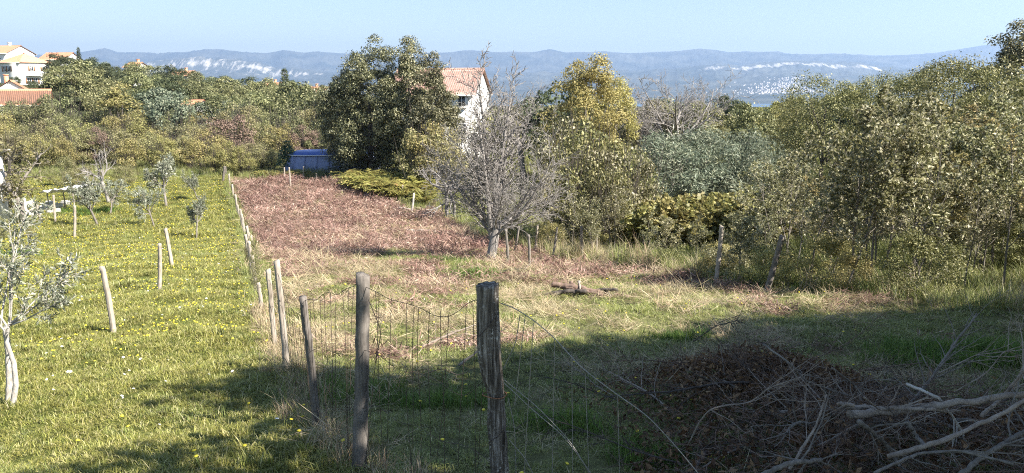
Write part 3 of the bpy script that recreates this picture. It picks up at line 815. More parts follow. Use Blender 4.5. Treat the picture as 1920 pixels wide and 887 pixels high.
plant_px('willow_tree', 'upright0', 222, 104, 154, 1.6, rz=rz(), label='broad yellow green tree with hanging twigs below the hill wood', cat='tree', mats={'crown': M['far_yellow']})
plant_px('leafy_tree', 'hill1', 312, 100, 168, .9, rz=rz(), label='grey green rounded tree left of the tiny house', cat='tree', mats={'crown': M['willow']})
plant_px('spruce_tree', 'spruce', 146, 195, 87, .55, rz=rz(), label='small pointed conifer standing up on the left skyline', cat='tree')
plant_px('spruce_tree', 'spruce', 533, 160, 126, .8, rz=rz(), label='dark conifer on the ridge left of the evergreen oaks', cat='tree')
plant_px('leafy_tree', 'hill2', 545, 118, 150, 1.25, rz=rz(), label='large rounded green tree left of the evergreen oaks', cat='tree', mats={'crown': M['far_green']})
plant_px('leafy_tree', 'hill3', 480, 112, 168, 1.1, rz=rz(), label='rounded green tree above the thicket beside the large one', cat='tree', mats={'crown': M['far_green']})
TG = 'bushes of the thicket behind the left meadow'
def thick(px, Y, top, k=None, w=None):
    kk = k or rng.choice(['t', 'y', 'g', 'b'], p=[.48, .22, .28, .02])
    mat, lb = {'t': (M['thicket'], 'olive brown bush in the thicket behind the left meadow'), 'y': (M['far_yellow'], 'yellowing bush in the thicket behind the left meadow'),
               'g': (M['far_green'], 'green bush in the thicket behind the left meadow'), 'b': (M['twig'], 'brown twiggy bush in the thicket behind the left meadow')}[kk]
    lb = lb.replace('in the thicket behind the left meadow', ('at the front' if Y < 83 else 'in the middle' if Y < 95 else 'at the back') + ' of the thicket ' + ('by the left edge' if px < 80 else 'behind the shelter' if px < 200 else 'behind the young olives' if px < 330 else 'behind the end of the fence' if px < 470 else 'left of the tank'))
    plant_px('thicket_bush', f'thicket{rng.integers(3)}', px, Y, top, w or rng.uniform(.8, 1.15), rz=rz(), label=lb, cat='bush', group=TG, mats={'crown': mat})
for px in range(-40, 640, 38): thick(px + rng.uniform(-10, 10), rng.uniform(98, 108), rng.uniform(186, 212))
for px in range(-50, 630, 34): thick(px + rng.uniform(-10, 10), rng.uniform(86, 93), rng.uniform(206, 238))
for px in range(-60, 600, 30): thick(px + rng.uniform(-10, 10), rng.uniform(75, 81), rng.uniform(236, 268) + (18 if px > 480 else 0))
for px, top in ((430, 262), (455, 270), (400, 268)): thick(px, 72, top, 'y', .8)

for px, Y, top in ((8, 104, 189), (40, 106, 186), (72, 103, 184), (95, 108, 176)): thick(px, Y, top, 'g', 1.0)
# the dark evergreen oaks in the middle
plant_px('oak_tree', 'oak0', 688, 69, 62, .95, rz=.4, label='largest dark evergreen oak, left of the white house', cat='tree')
plant_px('oak_tree', 'oak1', 765, 67, 66, .95, rz=2.0, label='evergreen oak in the middle of the dark group before the house', cat='tree')
plant_px('oak_tree', 'oak1', 808, 64, 94, .85, rz=4.1, label='evergreen oak nearest the pink roof of the white house', cat='tree')
plant_px('oak_tree', 'oak0', 648, 72, 112, .76, rz=5.1, label='evergreen oak at the left end of the dark group above the tank', cat='tree')
for px, top, k in ((810, 226, 'y'), (845, 240, 't'), (790, 240, 't')): plant_px('thicket_bush', f'thicket{rng.integers(3)}', px, 60, top, .9, rz=rz(), label={810: 'tallest yellow brown bush at the foot of the oaks', 845: 'yellow brown bush left of the big bare tree', 790: 'yellow brown bush behind the bracken at the foot of the oaks'}[px], cat='bush', group='bushes under the oaks', mats={'crown': M['thicket' if k == 't' else 'far_yellow']})
for i, (px, Y, top) in enumerate(((655, 73, 262), (690, 72, 255), (725, 71, 250), (760, 69, 252), (795, 67, 250))):
    plant_px('understorey_bush', f'bush{i % 2}', px, Y, top, 1.4, rz=rz(), label='dark bush in the shade under the evergreen oaks, ' + ['above the right end of the tank', 'second from the tank', 'midway along the bracken bank', 'above the red crate', 'nearest the bare tree'][i], cat='bush', mats={'crown': M['oak']})
# behind the bare tree and to the right
plant_px('autumn_tree', 'autumn', 1098, 58, 97, 1.0, rz=1.0, label='golden yellow leaved tree right of the white house', cat='tree')
plant_px('autumn_tree', 'autumn', 1150, 62, 140, .9, rz=3.0, label='shorter golden tree beside the tall golden one', cat='tree')
plant_px('leafy_tree', 'hill0', 1050, 66, 150, .8, rz=3.0, label='dark green tree at the left foot of the golden tree', cat='tree', mats={'crown': M['far_dark']})
for i, (px, Y, top, w) in enumerate(((1195, 70, 140, 1.0), (1255, 66, 118, 1.25), (1315, 74, 138, 1.0), (985, 66, 130, .9), (1010, 72, 150, .8))):
    plant_px('bare_tree', f'bare_far{i % 2}', px, Y, top, w, rz=rz(), label=['leafless tree just right of the golden tree', 'wide leafless tree with upswept branches before the mountains', 'leafless tree at the right end of the bare group', 'leafless tree behind the big bare one, near the house', 'low leafless tree left of the golden tree'][i], cat='tree')
BG = 'trees behind the right hand scrub'
for px, Y, top, k in ((1180, 78, 196, 'g'), (1230, 74, 182, 't'), (1290, 72, 186, 'g'), (1330, 76, 190, 't'), (1380, 80, 184, 'd'), (1415, 66, 192, 'g'), (1445, 84, 190, 'y'), (1480, 70, 198, 'y'), (1010, 80, 178, 't'), (960, 78, 190, 't'),
                      (1520, 76, 182, 'd'), (1560, 70, 176, 'd'), (1600, 66, 168, 'd'), (1350, 92, 178, 'd'), (1270, 92, 180, 'g'), (1480, 95, 184, 'd'), (1130, 85, 190, 't'), (930, 72, 200, 't'), (1060, 90, 185, 't')):
    mat, lb = {'g': ('far_green', 'green tree in the row behind the grey green bushes'), 'd': ('far_dark', 'dark green tree in the row behind the right scrub'), 'y': ('far_yellow', 'yellowing tree in the row behind the right scrub'), 't': ('thicket', 'brownish tree in the row behind the right scrub')}[k]
    plant_px('leafy_tree', f'hill{rng.integers(4)}', px, Y, top, rng.uniform(.75, 1.0), rz=rz(), label=lb + (', behind the bare tree' if px < 1070 else ', below the golden tree' if px < 1185 else ', under the wide leafless tree' if px < 1300 else ', left of the far town' if px < 1400 else ', before the far town' if px < 1500 else ', beside the tall right hand trees'), cat='tree', group=BG, mats={'crown': M[mat]})
for i, (px, top, w) in enumerate(((1262, 236, 1.0), (1320, 230, 1.1), (1375, 234, 1.0), (1430, 244, .9))):
    plant_px('willow_bush', f'willow{i % 2}', px, 47 + i, top, w, rz=rz(), label=['grey green bush, leftmost of the four behind the vines', 'grey green bush, second from left behind the vines', 'grey green bush, third from left behind the vines', 'grey green bush, rightmost of the four behind the vines'][i], cat='bush')
# vines turning yellow
for r, Y in enumerate((28, 31, 34, 37.5, 41)):
    for px in range(1205, 1440, 24):
        x = at(px + rng.uniform(-6, 6), 300, Y)[0]
        plant('grape_vine', f'vine{rng.integers(2)}', x, Y, 2.0 * rng.uniform(.8, 1.1), 1.2, rz(), ('yellow leaved vine in the ' if r > 1 else 'greenish yellow vine in the ') + ['front', 'second', 'third', 'fourth', 'back'][r] + ' row of the small vineyard', 'vine', 'vines in the small vineyard', {'crown': M['vine' if r > 1 or px % 48 else 'sapling_y']})
# tall trees at the right
for px, Y, top, w, lb in ((1555, 54, 128, 1.0, 'tall olive green tree, leftmost of the tall right hand trees'), (1640, 58, 132, .9, 'tall tree with yellowing top between the two broad right hand trees'), (1690, 52, 126, .85, 'slim tall tree left of the broadest right hand tree'),
                      (1800, 47, 94, 1.05, 'broadest tall green tree at the right with a domed top'), (1875, 42, 112, .9, 'tall green tree in front of the dark tree at the right edge'), (1500, 58, 168, .9, 'lower green tree left of the tall right hand trees'),
                      (1745, 60, 106, .9, 'tall green tree behind the broad domed one'), (1990, 42, 110, 1.0, 'tall green tree beyond the right edge of the picture')):
    plant_px('tall_tree', f'tall{rng.integers(3)}', px, Y, top, w, rz=rz(), label=lb, cat='tree')
plant_px('oak_tree', 'oak1', 1922, 50, 34, 1.15, rz=.7, label='dark evergreen tree rising into the sky at the right edge', cat='tree')
# scrub of saplings
SG = 'saplings of the scrub at the right'
ZN = [(1130, 'behind the short stakes'), (1230, 'left of the tall pale stake'), (1330, 'just left of the tall pale stake'), (1430, 'between the tall pale stake and the dark forked stake'), (1540, 'right of the dark forked stake'), (1660, 'below the leftmost tall trees'), (1790, 'below the broad domed tree'), (9999, 'at the right edge of the picture')]
zone = lambda u: next(t for lim, t in ZN if u < lim)
for Y, n, lo, hi in ((34, 13, 0, 0), (30.5, 13, 0, 0), (27, 13, 0, 0), (24, 12, 0, 0), (21, 11, 0, 0), (18.5, 10, 0, 0), (16.4, 7, 0, 0), (14.8, 3, 0, 0)):
    x0 = float(edge_x(Y)) + 1.1; x1 = .70 * Y + 1.5
    for x in np.linspace(x0, x1, n):
        xx = x + rng.uniform(-.4, .4); yy = Y + rng.uniform(-1.2, 1.2)
        if xx < edge_x(yy) + .9: xx = float(edge_x(yy)) + 1.0
        u = (xx / yy) * F + CX
        hgt = (2.8 + 1.6 * S(1200, 1750, u)) * rng.uniform(.6, 1.3) * (1.0 if Y > 21 else .85)
        if 1195 < u < 1425 and Y > 25: continue
        if 1180 < u < 1430 and Y > 17: hgt = min(hgt, 1.75)
        yel = rng.random() < .13
        lb = ('tall ' if hgt > 3.4 else 'low ' if hgt < 2.2 else '') + ('yellowing' if yel else 'olive green') + ' sapling ' + ('in front ' if xx < edge_x(yy) + 2.5 else 'farther back ') + zone(u)
        plant('sapling', f'sapling{rng.integers(5)}', xx, yy, hgt, rng.uniform(.85, 1.15), rz(), lb, 'sapling', SG, {'crown': M['sapling_y' if yel else 'sapling']})
for k in range(40):
    Y = rng.uniform(14.5, 36); x = float(edge_x(Y)) + .9 + rng.random() ** 1.5 * (.72 * Y + 2 - float(edge_x(Y)))
    u = (x / Y) * F + CX
    mt = ['sapling', 'sapling_y', 'tall', 'thicket'][rng.integers(4)]
    plant('scrub_bush', f'bush{rng.integers(2)}', x, Y, rng.uniform(.7, 1.7) * (.75 if 1150 < u < 1430 else 1.1), rng.uniform(.9, 1.25), rz(), {'sapling': 'grey olive', 'sapling_y': 'yellowish', 'tall': 'green', 'thicket': 'brownish'}[mt] + ' low bush ' + ('in front ' if x < edge_x(Y) + 2.0 else 'farther back ') + zone(u), 'bush', 'bushes of the scrub at the right', {'crown': M[mt]})
for px, Y, top, w in ((1075, 33, 250, .9), (1110, 36, 225, 1.0), (1160, 34, 250, .9), (1130, 30, 300, .8), (1060, 40, 215, .8), (1190, 40, 260, .9)):
    plant_px('leafy_shrub', f'thicket{rng.integers(3)}', px, Y, top, w * .8, rz=rz(), label={1075: 'tall loose shrub touching the right side of the bare tree', 1110: 'tallest loose shrub straight below the golden tree', 1160: 'loose shrub below the right edge of the golden tree', 1130: 'lowest loose shrub below the golden tree', 1060: 'loose shrub close behind the bare tree', 1190: 'loose shrub left of the vines'}[px], cat='bush', group='shrubs right of the bare tree', mats={'crown': M['tall' if px % 20 else 'sapling']})

# the bare tree on the clearing
b0 = G(918, 493)
plant('bare_tree', 'bare_main', b0[0], b0[1], 7.5, 1.08, 1.0, 'big leafless tree with dense upswept twigs in the middle of the clearing', 'tree')
# gnarled old trees beside the bracken
for px, py, top, k, lb in ((838, 412, 300, 1, 'old gnarled leafless tree with a pale bent trunk beside the bracken'), (853, 410, 290, 2, 'second gnarled tree with dark forked trunk left of the big bare tree')):
    g = G(px, py); plant('gnarled_tree', f'gnarled{k}', g[0], g[1], at(px, top, g[1])[2] - g[2], .75, 2.0 * k, lb, 'tree')
# left garden
g = G(47, 420); plant('fruit_tree', 'gnarled0', g[0], g[1], at(47, 262, g[1])[2] - g[2], 1.15, 1.0, 'pruned fruit tree with pale spreading branches and few brown leaves at the left', 'tree', mats={'trunk': M['bark'], 'crown': M['thicket']})
g = G(205, 380); plant('fruit_tree', 'gnarled2', g[0], g[1], at(205, 262, g[1])[2] - g[2], .8, 2.6, 'leafless crooked fruit tree behind the young olives', 'tree')
for px, py, top, k, w, lb in ((184, 422, 322, 0, .85, 'grey green young olive tree, leftmost of the row in the meadow'), (206, 402, 328, 2, .8, 'small olive just behind the leftmost young olive'), (290, 426, 338, 2, .7, 'young olive with dark leafy top beside the round olive'), (312, 388, 292, 1, .85, 'round silvery olive tree in the middle of the meadow'),
                              (372, 376, 316, 0, .75, 'thin olive near the far end of the fence'), (368, 447, 368, 1, .62, 'small olive with a sparse head, nearest the fence')):
    g = G(px, py); plant('olive_tree', f'olive{k}', g[0], g[1], at(px, top, g[1])[2] - g[2], w, k + px, lb, 'tree')
for px, py, top, k in ((20, 420, 370, 0), (5, 450, 400, 1), (60, 445, 425, 0), (150, 360, 300, 1), (120, 350, 290, 0), (235, 350, 300, 1)):
    g = G(px, py); plant('garden_bush', f'bush{k}', g[0], g[1], at(px, top, g[1])[2] - g[2], .9, rz(), 'brownish green bush along the left side of the meadow', 'bush', 'bushes along the left side of the meadow', {'crown': M['thicket']})
g = G(541, 322); plant('pine_tree', 'pine', g[0], g[1], at(541, 262, g[1])[2] - g[2], 1.15, 0, 'small blue green pine left of the blue rimmed tank', 'tree')
# bracken
for k in range(75):
    px, py = rng.uniform(668, 805), rng.uniform(344, 386)
    if py > 352 + (px - 660) * .32: py = 352 + (px - 660) * .3
    g = G(px, py); plant('bracken_fern', f'fern{rng.integers(3)}', g[0], g[1], rng.uniform(1.7, 2.6), .95, rz(), 'yellow green bracken fern in the bank below the oaks', 'fern', 'bracken bank below the oaks')
for k in range(16):
    px = rng.uniform(488, 575); g = G(px, rng.uniform(327, 334)); plant('bracken_fern', f'fern{rng.integers(3)}', g[0], g[1], rng.uniform(.9, 1.3), 1.0, rz(), 'yellowing bracken fern at the far end of the brown plot', 'fern', 'bracken before the pine')

# trees beside the viewpoint, outside the picture: they shade the foreground
ORD = ["first", "second", "third", "fourth", "fifth", "sixth", "seventh", "eighth", "ninth", "tenth"]
E0, E1 = np.array([-4.0, 7.1]), np.array([11.5, 14.0])       # where the edge of the shade lies on the ground
for row, (back, hh) in enumerate(((10.5, 6.3), (13.0, 7.4), (16, 8.6))):
    for k in range(10):
        if row and k < 2 + row: continue
        c = E0 + (E1 - E0) * (k / 9) + SUN[:2] / np.linalg.norm(SUN[:2]) * back
        zt = float(gz(*(E0 + (E1 - E0) * (k / 9)))) + back * math.tan(SUN_EL) - float(gz(c[0], c[1]))
        plant('shade_tree', f'hill{(k + row) % 4}', c[0] + rng.uniform(-.3, .3), c[1] + rng.uniform(-.3, .3), zt * rng.uniform(.93, 1.0), .72, rz(), f'leafy tree beside the viewpoint, {ORD[k]} along the {ORD[row]} row that shades the foreground', 'tree', 'trees beside the viewpoint', {'crown': M['oak']})

# ------------------------------------------------------------------ built things on the plots
# tank with slanting walls and a blue rim under the oaks
def tank():
    c = at(624, 318, 76); c[2] = float(gz(c[0], 77))
    o = empty('water_tank', c, R(4), (1.42, 1.2, 1.05)); tag(o, 'long blue grey tank with slanting walls and bright blue top rim under the oaks', 'tank')
    a = np.linspace(0, 2 * math.pi, 49)[:-1]
    def ring(sx, sy, z, e=.55):
        ca, sa = np.cos(a), np.sin(a)
        return np.stack([sx * np.sign(ca) * np.abs(ca) ** e, sy * np.sign(sa) * np.abs(sa) ** e, np.full(48, z)], -1)
    def loft(rings):
        b = MB(); n = 48; V = np.concatenate(rings); q = []
        for k in range(len(rings) - 1):
            for j in range(n): q.append([k * n + j, k * n + (j + 1) % n, (k + 1) * n + (j + 1) % n, (k + 1) * n + j])
        return b.add(V, q)
    loft([ring(3.25, 2.1, -.3), ring(3.25, 2.1, .25), ring(3.0, 1.95, .9), ring(2.72, 1.75, 1.5)]).build('wall', M['tank_body'], o)
    r = loft([ring(2.6, 1.66, 1.46), ring(2.86, 1.86, 1.47), ring(2.84, 1.84, 1.58), ring(2.5, 1.55, 1.80), ring(1.2, .8, 1.86), ring(.02, .02, 1.87)])
    rim = r.build('cover', M['tank_rim'], o)
    loft([ring(2.88, 1.88, 1.50), ring(2.93, 1.93, 1.54), ring(2.88, 1.88, 1.57)]).build('rim_trim', M['white_paint'], rim)
    for k in range(7):
        x = -2.4 + .8 * k
        MB().box((x, -2.02 + .012 * abs(x) ** 2, .75), (.07, .06, 1.5), np.array([[1, 0, 0], [0, .97, -.24], [0, .24, .97]]).T).build('rib', M['tank_body'], o)
tank()

# things at the foot of the oaks
def crate(px, py, w, label):
    g = G(px, py); o = empty('plastic_crate', g, .2); tag(o, label, 'crate')
    for k in range(int(w / .09)): MB().box((-w / 2 + .09 * k + .03, 0, .34), (.055, .5, .68)).build('slat', M['red'], o)
    MB().box((0, 0, .70), (w + .08, .56, .08)).build('rim', M['red'], o); MB().box((0, 0, .04), (w, .5, .06)).build('base', M['red'], o)
crate(762, 330, .95, 'bright red slatted crate behind the bracken under the oaks')
crate(805, 333, .5, 'smaller red slatted crate beside the pale wall near the bare tree')
g = G(838, 331); o = empty('low_wall', g, .1); tag(o, 'low pale stone wall glimpsed behind the gnarled trees', 'wall')
rr = random.Random(4)
for r_ in range(4):
    for k in range(8): MB().box((-1.6 + .42 * k + .2 * (r_ % 2), rr.uniform(-.03, .03), .14 + .28 * r_), (.40 + rr.uniform(-.03, .01), .4, .265)).build('stone', M['wall_grey'], o)

# sagging shelter in the left garden with stones below it
def shelter():
    c = G(128, 400); o = empty('shelter', c, -.25); tag(o, 'low shelter with sagging white sheet roof on thin posts in the left garden', 'shelter')
    for x, y, h in ((-1.0, -.5, 1.5), (1.0, -.5, 1.75), (-1.0, .8, 1.5), (1.0, .8, 1.8)):
        MB().tube(np.array([[x, y, -.1], [x + .03, y, h * .5], [x, y, h]]), np.array([.045, .04, .035]), 7).build('post', M['stake'], o, smooth=True)
    xs = np.linspace(-1.35, 1.35, 28); ys = np.linspace(-.8, 1.1, 20); X, Y = np.meshgrid(xs, ys)
    Z = 1.62 + .14 * X - .13 * np.cos(X * 1.2) * np.cos(Y * 2) + .05 * np.sin(9 * X + 3 * Y) + .04 * np.sin(14 * Y - 5 * X)
    V = np.concatenate([np.stack([X, Y, Z], -1).reshape(-1, 3), np.stack([X, Y, Z - .025], -1).reshape(-1, 3)])
    nc = 28; i = np.arange(19)[:, None] * nc; j = np.arange(27)[None]; q = np.stack([i + j, i + j + 1, i + nc + j + 1, i + nc + j], -1).reshape(-1, 4)
    put('sheet_roof', mk('sheet_roof', V, np.concatenate([q, q[:, ::-1] + 560]), (M['sheet'],), smooth=True), o)
shelter()
rr = random.Random(9)
STONE = []
for k in range(4):
    b = MB().box((0, 0, 0), (1, 1, 1)); V = np.concatenate(b.V) * 1.0
    # rough block: subdivided and jittered
    n = 5; gsx = np.linspace(-.5, .5, n); P_ = []; Q_ = []
    for ax in range(3):
        for sg in (-.5, .5):
            A, B = np.meshgrid(gsx, gsx); C = np.full_like(A, sg); co = [None] * 3; co[ax] = C; co[(ax + 1) % 3] = A; co[(ax + 2) % 3] = B
            v = np.stack(co, -1).reshape(-1, 3); v = v / (1 + .28 * (np.linalg.norm(v, axis=1, keepdims=True) - .5)) + .05 * np.sin(v[:, [1, 2, 0]] * 9 + k * 2)
            base = sum(len(x) for x in P_); P_.append(v); i = np.arange(n - 1)[:, None] * n; j = np.arange(n - 1)[None]
            q = np.stack([i + j, i + j + 1, i + n + j + 1, i + n + j], -1).reshape(-1, 4) + base; Q_.append(q if sg > 0 else q[:, ::-1])
    STONE.append(mk('stone', np.concatenate(P_), np.concatenate(Q_), (M['stone'],)))
for k in range(34):
    px = rr.uniform(40, 135) if k < 26 else rr.uniform(0, 25); g = G(px, rr.uniform(388, 405)); s = rr.uniform(.25, .5)
    tag(put('stone', STONE[k % 4], None, (g[0], g[1], g[2] + s * .2 + (.28 if k % 3 == 0 else 0)), (0, 0, rr.uniform(0, 6)), (s * 1.4, s, s * .7)), 'pale building stone in the loose heap under the shelter at the left', 'stone', 'stones heaped in the left garden')

# ------------------------------------------------------------------ posts and stakes
def stake_mesh(seed, length, r, bend, side=0.0, n=22, sides=14, knots=.10):
    """a hand-cut stake: crooked axis, uneven section, chopped top"""
    rg = np.random.default_rng(seed)
    t = np.linspace(0, 1, n); P = np.stack([bend * np.sin(t * 3.1) + side * t + .002 * rg.normal(size=n), .5 * bend * np.sin(t * 2.2 + 1) + .002 * rg.normal(size=n), t * length], -1)
    rad = r * (1.05 - .15 * t) * (1 + knots * rg.normal(size=n) * .3)
    V, Fq = tubes([(P, rad)], sides)
    ang = np.tile(np.arange(sides), n); V = V.reshape(n, sides, 3)
    ctr = P[:, None, :]; V = ctr + (V - ctr) * (1 + .09 * np.cos(ang.reshape(n, sides) * 4 * 6.283 / sides + seed) + .05 * np.sin(ang.reshape(n, sides) * 2.7 + seed + 1.2 * t[:, None]))[..., None]
    V[-1, :, 2] += rg.normal(size=sides) * r * .05 + np.cos(np.arange(sides) * 6.28 / sides + seed) * r * .30
    top = V[-1].mean(0) + [0, 0, r * .1]
    V = np.concatenate([V.reshape(-1, 3), top[None]]); k = (n - 1) * sides
    tri = np.array([[k + j, k + (j + 1) % sides, n * sides] for j in range(sides)])
    return V, Fq, tri

def stake(name, base, top, Yb, wpx, label, mat, seed, bend=.02, cat='stake', group=None, parent=None, plabel=None):
    """stake from its foot (photo pixel) to its head, Yb metres away"""
    g = G(*base) if Yb is None else at(base[0], base[1], Yb)
    if Yb is not None: g[2] = float(gz(g[0], g[1]))
    h = at(top[0], top[1], g[1]); L = h[2] - g[2]
    r = max(1.08 * wpx / F * g[1] / 2, .012)
    V, Fq, tri = stake_mesh(seed, L + .25, r, bend, h[0] - g[0])
    V[:, 2] -= .25
    o = put(name, mk(name, V, [Fq, tri], (mat,), smooth=True), parent, tuple(g) if parent is None else tuple(np.array(g) - np.array(parent.location)))
    if label: tag(o, label, cat, group)
    return o, g, h

fence = empty('wire_fence', FENCE_W[2])
tag(fence, 'old wire mesh fence on leaning wooden posts running down between meadow and clearing', 'fence')
FL = np.array(fence.location)
# near thick post: grooved, rotten at the foot
def big_post():
    g = at(917, 985, 4.2); g[2] = float(gz(g[0], g[1])); h = at(916, 533, 4.2); L = h[2] - g[2]
    n, s = 90, 44
    t = np.linspace(0, 1, n)[:, None]; a = (np.arange(s) / s * 2 * math.pi)[None]
    base = at(940, 887, 4.2)[0] - g[0]
    zt = t * (L + .3) - .3
    axx = np.interp(zt, [-.3, .0, L * .28, L * .55, L * .72, L], [.07, .07, .062, .035, .005, 0])
    rad = np.interp(zt, [-.3, 0, L * .3, L * .52, L * .62, L], [.050, .050, .050, .053, .060, .0605])
    groove = .0035 * np.sin(a * 9 + 1.5 * np.sin(t * 4)) + .003 * np.sin(a * 17 + 2 * np.sin(t * 7 + a)) + .002 * np.sin(a * 29 + 5 * np.sin(t * 3)) + .0025 * np.sin(t * 70 + 3 * a) * (t < .6)
    bite = -.022 * np.exp(-((zt - L * .56) / .10) ** 2) * np.clip(np.cos(a - 3.6), 0, 1)
    crack = -.012 * np.exp(-((np.mod(a - 4.5 - .35 * np.sin(t * 3), 6.283) - 3.14) / .07) ** 2)
    rr_ = rad + groove + bite + crack
    V = np.stack([axx + rr_ * np.cos(a), rr_ * np.sin(a) * .95 + 0 * t, zt + 0 * a], -1)
    V[-1, :, 2] += .005 * np.sin(a[0] + 1) + .0015 * np.cos(a[0] * 7)
    i = np.arange(n - 1)[:, None] * s; j = np.arange(s)[None]
    q = np.stack([i + j, i + (j + 1) % s, i + s + (j + 1) % s, i + s + j], -1).reshape(-1, 4)
    top = V[-1].mean(0) + [0, 0, -.004]; k = (n - 1) * s
    tri = np.array([[k + x, k + (x + 1) % s, n * s] for x in range(s)])
    o = put('post', mk('post', np.concatenate([V.reshape(-1, 3), top[None]]), [q, tri], (M['post'],), smooth=True), fence, tuple(g - FL))
    tag(o, 'thick dark near post, grooved and rotten at the foot')
    # wire bound round it
    zb = L * .56; aa = np.linspace(0, 6.4, 26)
    P = np.stack([.036 + .069 * np.cos(aa), .066 * np.sin(aa), zb + .006 * np.sin(aa * 2) + .002 * aa], -1)
    MB().tube(P, .003, 5).build('wire_tie', plain('rust', (.28, .13, .07), .8, .3, 40), o, smooth=True)
    for (z0, z1, x0, x1) in ((.80 * L, .90 * L, -.06, .065), (.38 * L, .45 * L, .0, .11)):
        P = np.array([[x0, -.05, z0], [(x0 + x1) / 2, -.075, (z0 + z1) / 2], [x1, -.045, z1]]); MB().tube(P, .0028, 4).build('wire_tie', M['wire'], o)
    return g, h
bg_, bh = big_post()
POSTS = [(bg_, bh)]
specs = [((668, 893), (680, 515), 5.1, 26, 'stake_dark', .012, 'dark square weathered post with flat top left of the thick post'), ((592, 806), (567, 557), None, 14, 'stake_dark', .02, 'thin crooked dark post'), ((537, 696), (518, 489), None, 12, 'stake', .012, 'pale post, tallest of the near pair'),
         ((515, 652), (502, 505), None, 10, 'stake', .01, None), ((490, 594), (484, 530), None, 7, 'stake', .02, None), ((479, 548), (472, 478), None, 7, 'stake', .02, None), ((472, 520), (466, 452), None, 7, 'stake', .02, None),
         ((467, 497), (460, 440), None, 6, 'stake', .02, None), ((469, 461), (462, 424), None, 6, 'stake', .02, None), ((472, 463), (470, 442), None, 6, 'stake', .02, None), ((459, 446), (453, 402), None, 5, 'stake', .02, None), ((455, 432), (450, 392), None, 5, 'stake', .02, None),
         ((449, 415), (445, 384), None, 4, 'stake', .02, None), ((445, 403), (441, 365), None, 4, 'stake', .02, None), ((437, 376), (435, 346), None, 4, 'stake', .02, None), ((430, 350), (429, 326), None, 3.5, 'stake', .02, None), ((424, 331), (422, 312), None, 4, 'stake_dark', .02, None)]
for i, (b, t, Y, w, mt, bend, pl) in enumerate(specs):
    o, g, h = stake('post', b, t, Y, w, None, M[mt], 200 + i, bend, parent=fence)
    if pl: o['label'] = pl
    POSTS.append((g, h))
o, g, h = stake('brace', (417, 341), (421, 312), None, 4, None, M['stake_dark'], 240, .0, parent=fence)

def wire(name, P, r, mat, n=24):
    """smooth wire through control points"""
    P = np.asarray(P, float); t = np.linspace(0, len(P) - 1, n); k = np.arange(len(P))
    Q = np.stack([np.interp(t, k, P[:, c]) for c in range(3)], -1)
    for _ in range(3): Q[1:-1] = (Q[:-2] + 2 * Q[1:-1] + Q[2:]) / 4
    return put(name, mk(name, *tubes([(Q - FL, np.full(n, r))], 4), (mat,), smooth=True), fence)

rw = random.Random(3)
# mesh panels: post to post, sagging top strand, bent verticals, a few horizontals
def panel(a, b, nv, fh, sag, r=.0019, mat=None, z0=.05, hs=(.33, .62)):
    (ga, ha), (gb, hb) = a, b; mat = mat or M['wire']
    La, Lb = ha[2] - ga[2], hb[2] - gb[2]
    def pt(t, f):
        g = ga * (1 - t) + gb * t; g[2] = float(gz(g[0], g[1])); hh = (La * (1 - t) + Lb * t) * fh
        s = sag * 4 * t * (1 - t)
        ax = (ha[0] - ga[0]) * (1 - t) + (hb[0] - gb[0]) * t
        return np.array([g[0] + ax * f * fh, g[1], g[2] + z0 + (hh - s) * f])
    top = [pt(t, 1 + rw.uniform(-.035, .03)) for t in np.linspace(0, 1, 9)]
    wire('top_wire', top, r * 1.2, mat, 30)
    for f in hs: wire('horizontal_wire', [pt(t, f + rw.uniform(-.07, .07)) for t in np.linspace(0, 1, 7)], r, mat, 26)
    for k in range(nv):
        t = (k + .5 + rw.uniform(-.4, .4)) / nv; d = rw.uniform(-.11, .11)
        wire('vertical_wire', [pt(min(max(t + d * (1 - f) + rw.uniform(-.02, .02), 0), 1), f) for f in (1, .75, .5, .25, 0)], r, mat, 12)
panel(POSTS[1], POSTS[0], 13, .93, .12)
panel(POSTS[2], POSTS[1], 11, .93, .05)
panel(POSTS[3], POSTS[2], 10, .85, .08, .0018)
panel(POSTS[4], POSTS[3], 7, .85, .05, .0018)
for a, b in ((5, 4), (6, 5), (7, 6), (8, 7), (9, 8), (11, 9), (12, 11), (14, 12), (15, 14), (16, 15), (17, 16)):
    (ga, ha), (gb, hb) = POSTS[a], POSTS[b]
    for f in (.85, .5): wire('strand', [ga * (1 - f) + ha * f, (ga * (1 - f) + ha * f + gb * (1 - f) + hb * f) / 2 + [0, 0, -.04], gb * (1 - f) + hb * f], .003, M['wire'], 8)
# loose mesh right of the thick post
wire('loose_wire', [at(938, 568, 4.2), at(965, 578, 4.15), at(1000, 600, 4.1), at(1040, 634, 4.0), at(1090, 690, 3.9), at(1150, 735, 3.85), at(1215, 780, 3.8), at(1270, 840, 3.75), at(1315, 895, 3.7)], .003, M['wire_grey'], 48)
for px, pt_, pb, lean in ((1000, 606, 900, -18), (1040, 636, 905, -5), (1072, 664, 905, 2), (1097, 697, 905, 8), (1158, 738, 905, 4), (985, 590, 760, -20)):
    Y = 4.0; wire('vertical_wire', [at(px, pt_, Y), at(px + lean * .5, (pt_ + pb) / 2, Y), at(px + lean, pb, Y)], .0022, M['wire_grey'], 12)
for P in ([(945, 712), (1010, 765), (1070, 828), (1110, 895)], [(945, 718), (1000, 770), (1060, 820), (1120, 905)], [(952, 745), (965, 800), (968, 900)], [(955, 825), (985, 860), (1005, 900)], [(945, 690), (968, 640), (975, 590)], [(890, 690), (860, 705), (830, 690), (800, 700)], [(690, 560), (715, 620), (705, 680)]):
    wire('loose_wire', [at(x, y, 4.15 if x > 900 else 4.8) for x, y in P], .0026, M['wire_grey'] if P[0][0] > 900 else M['wire'], 20)

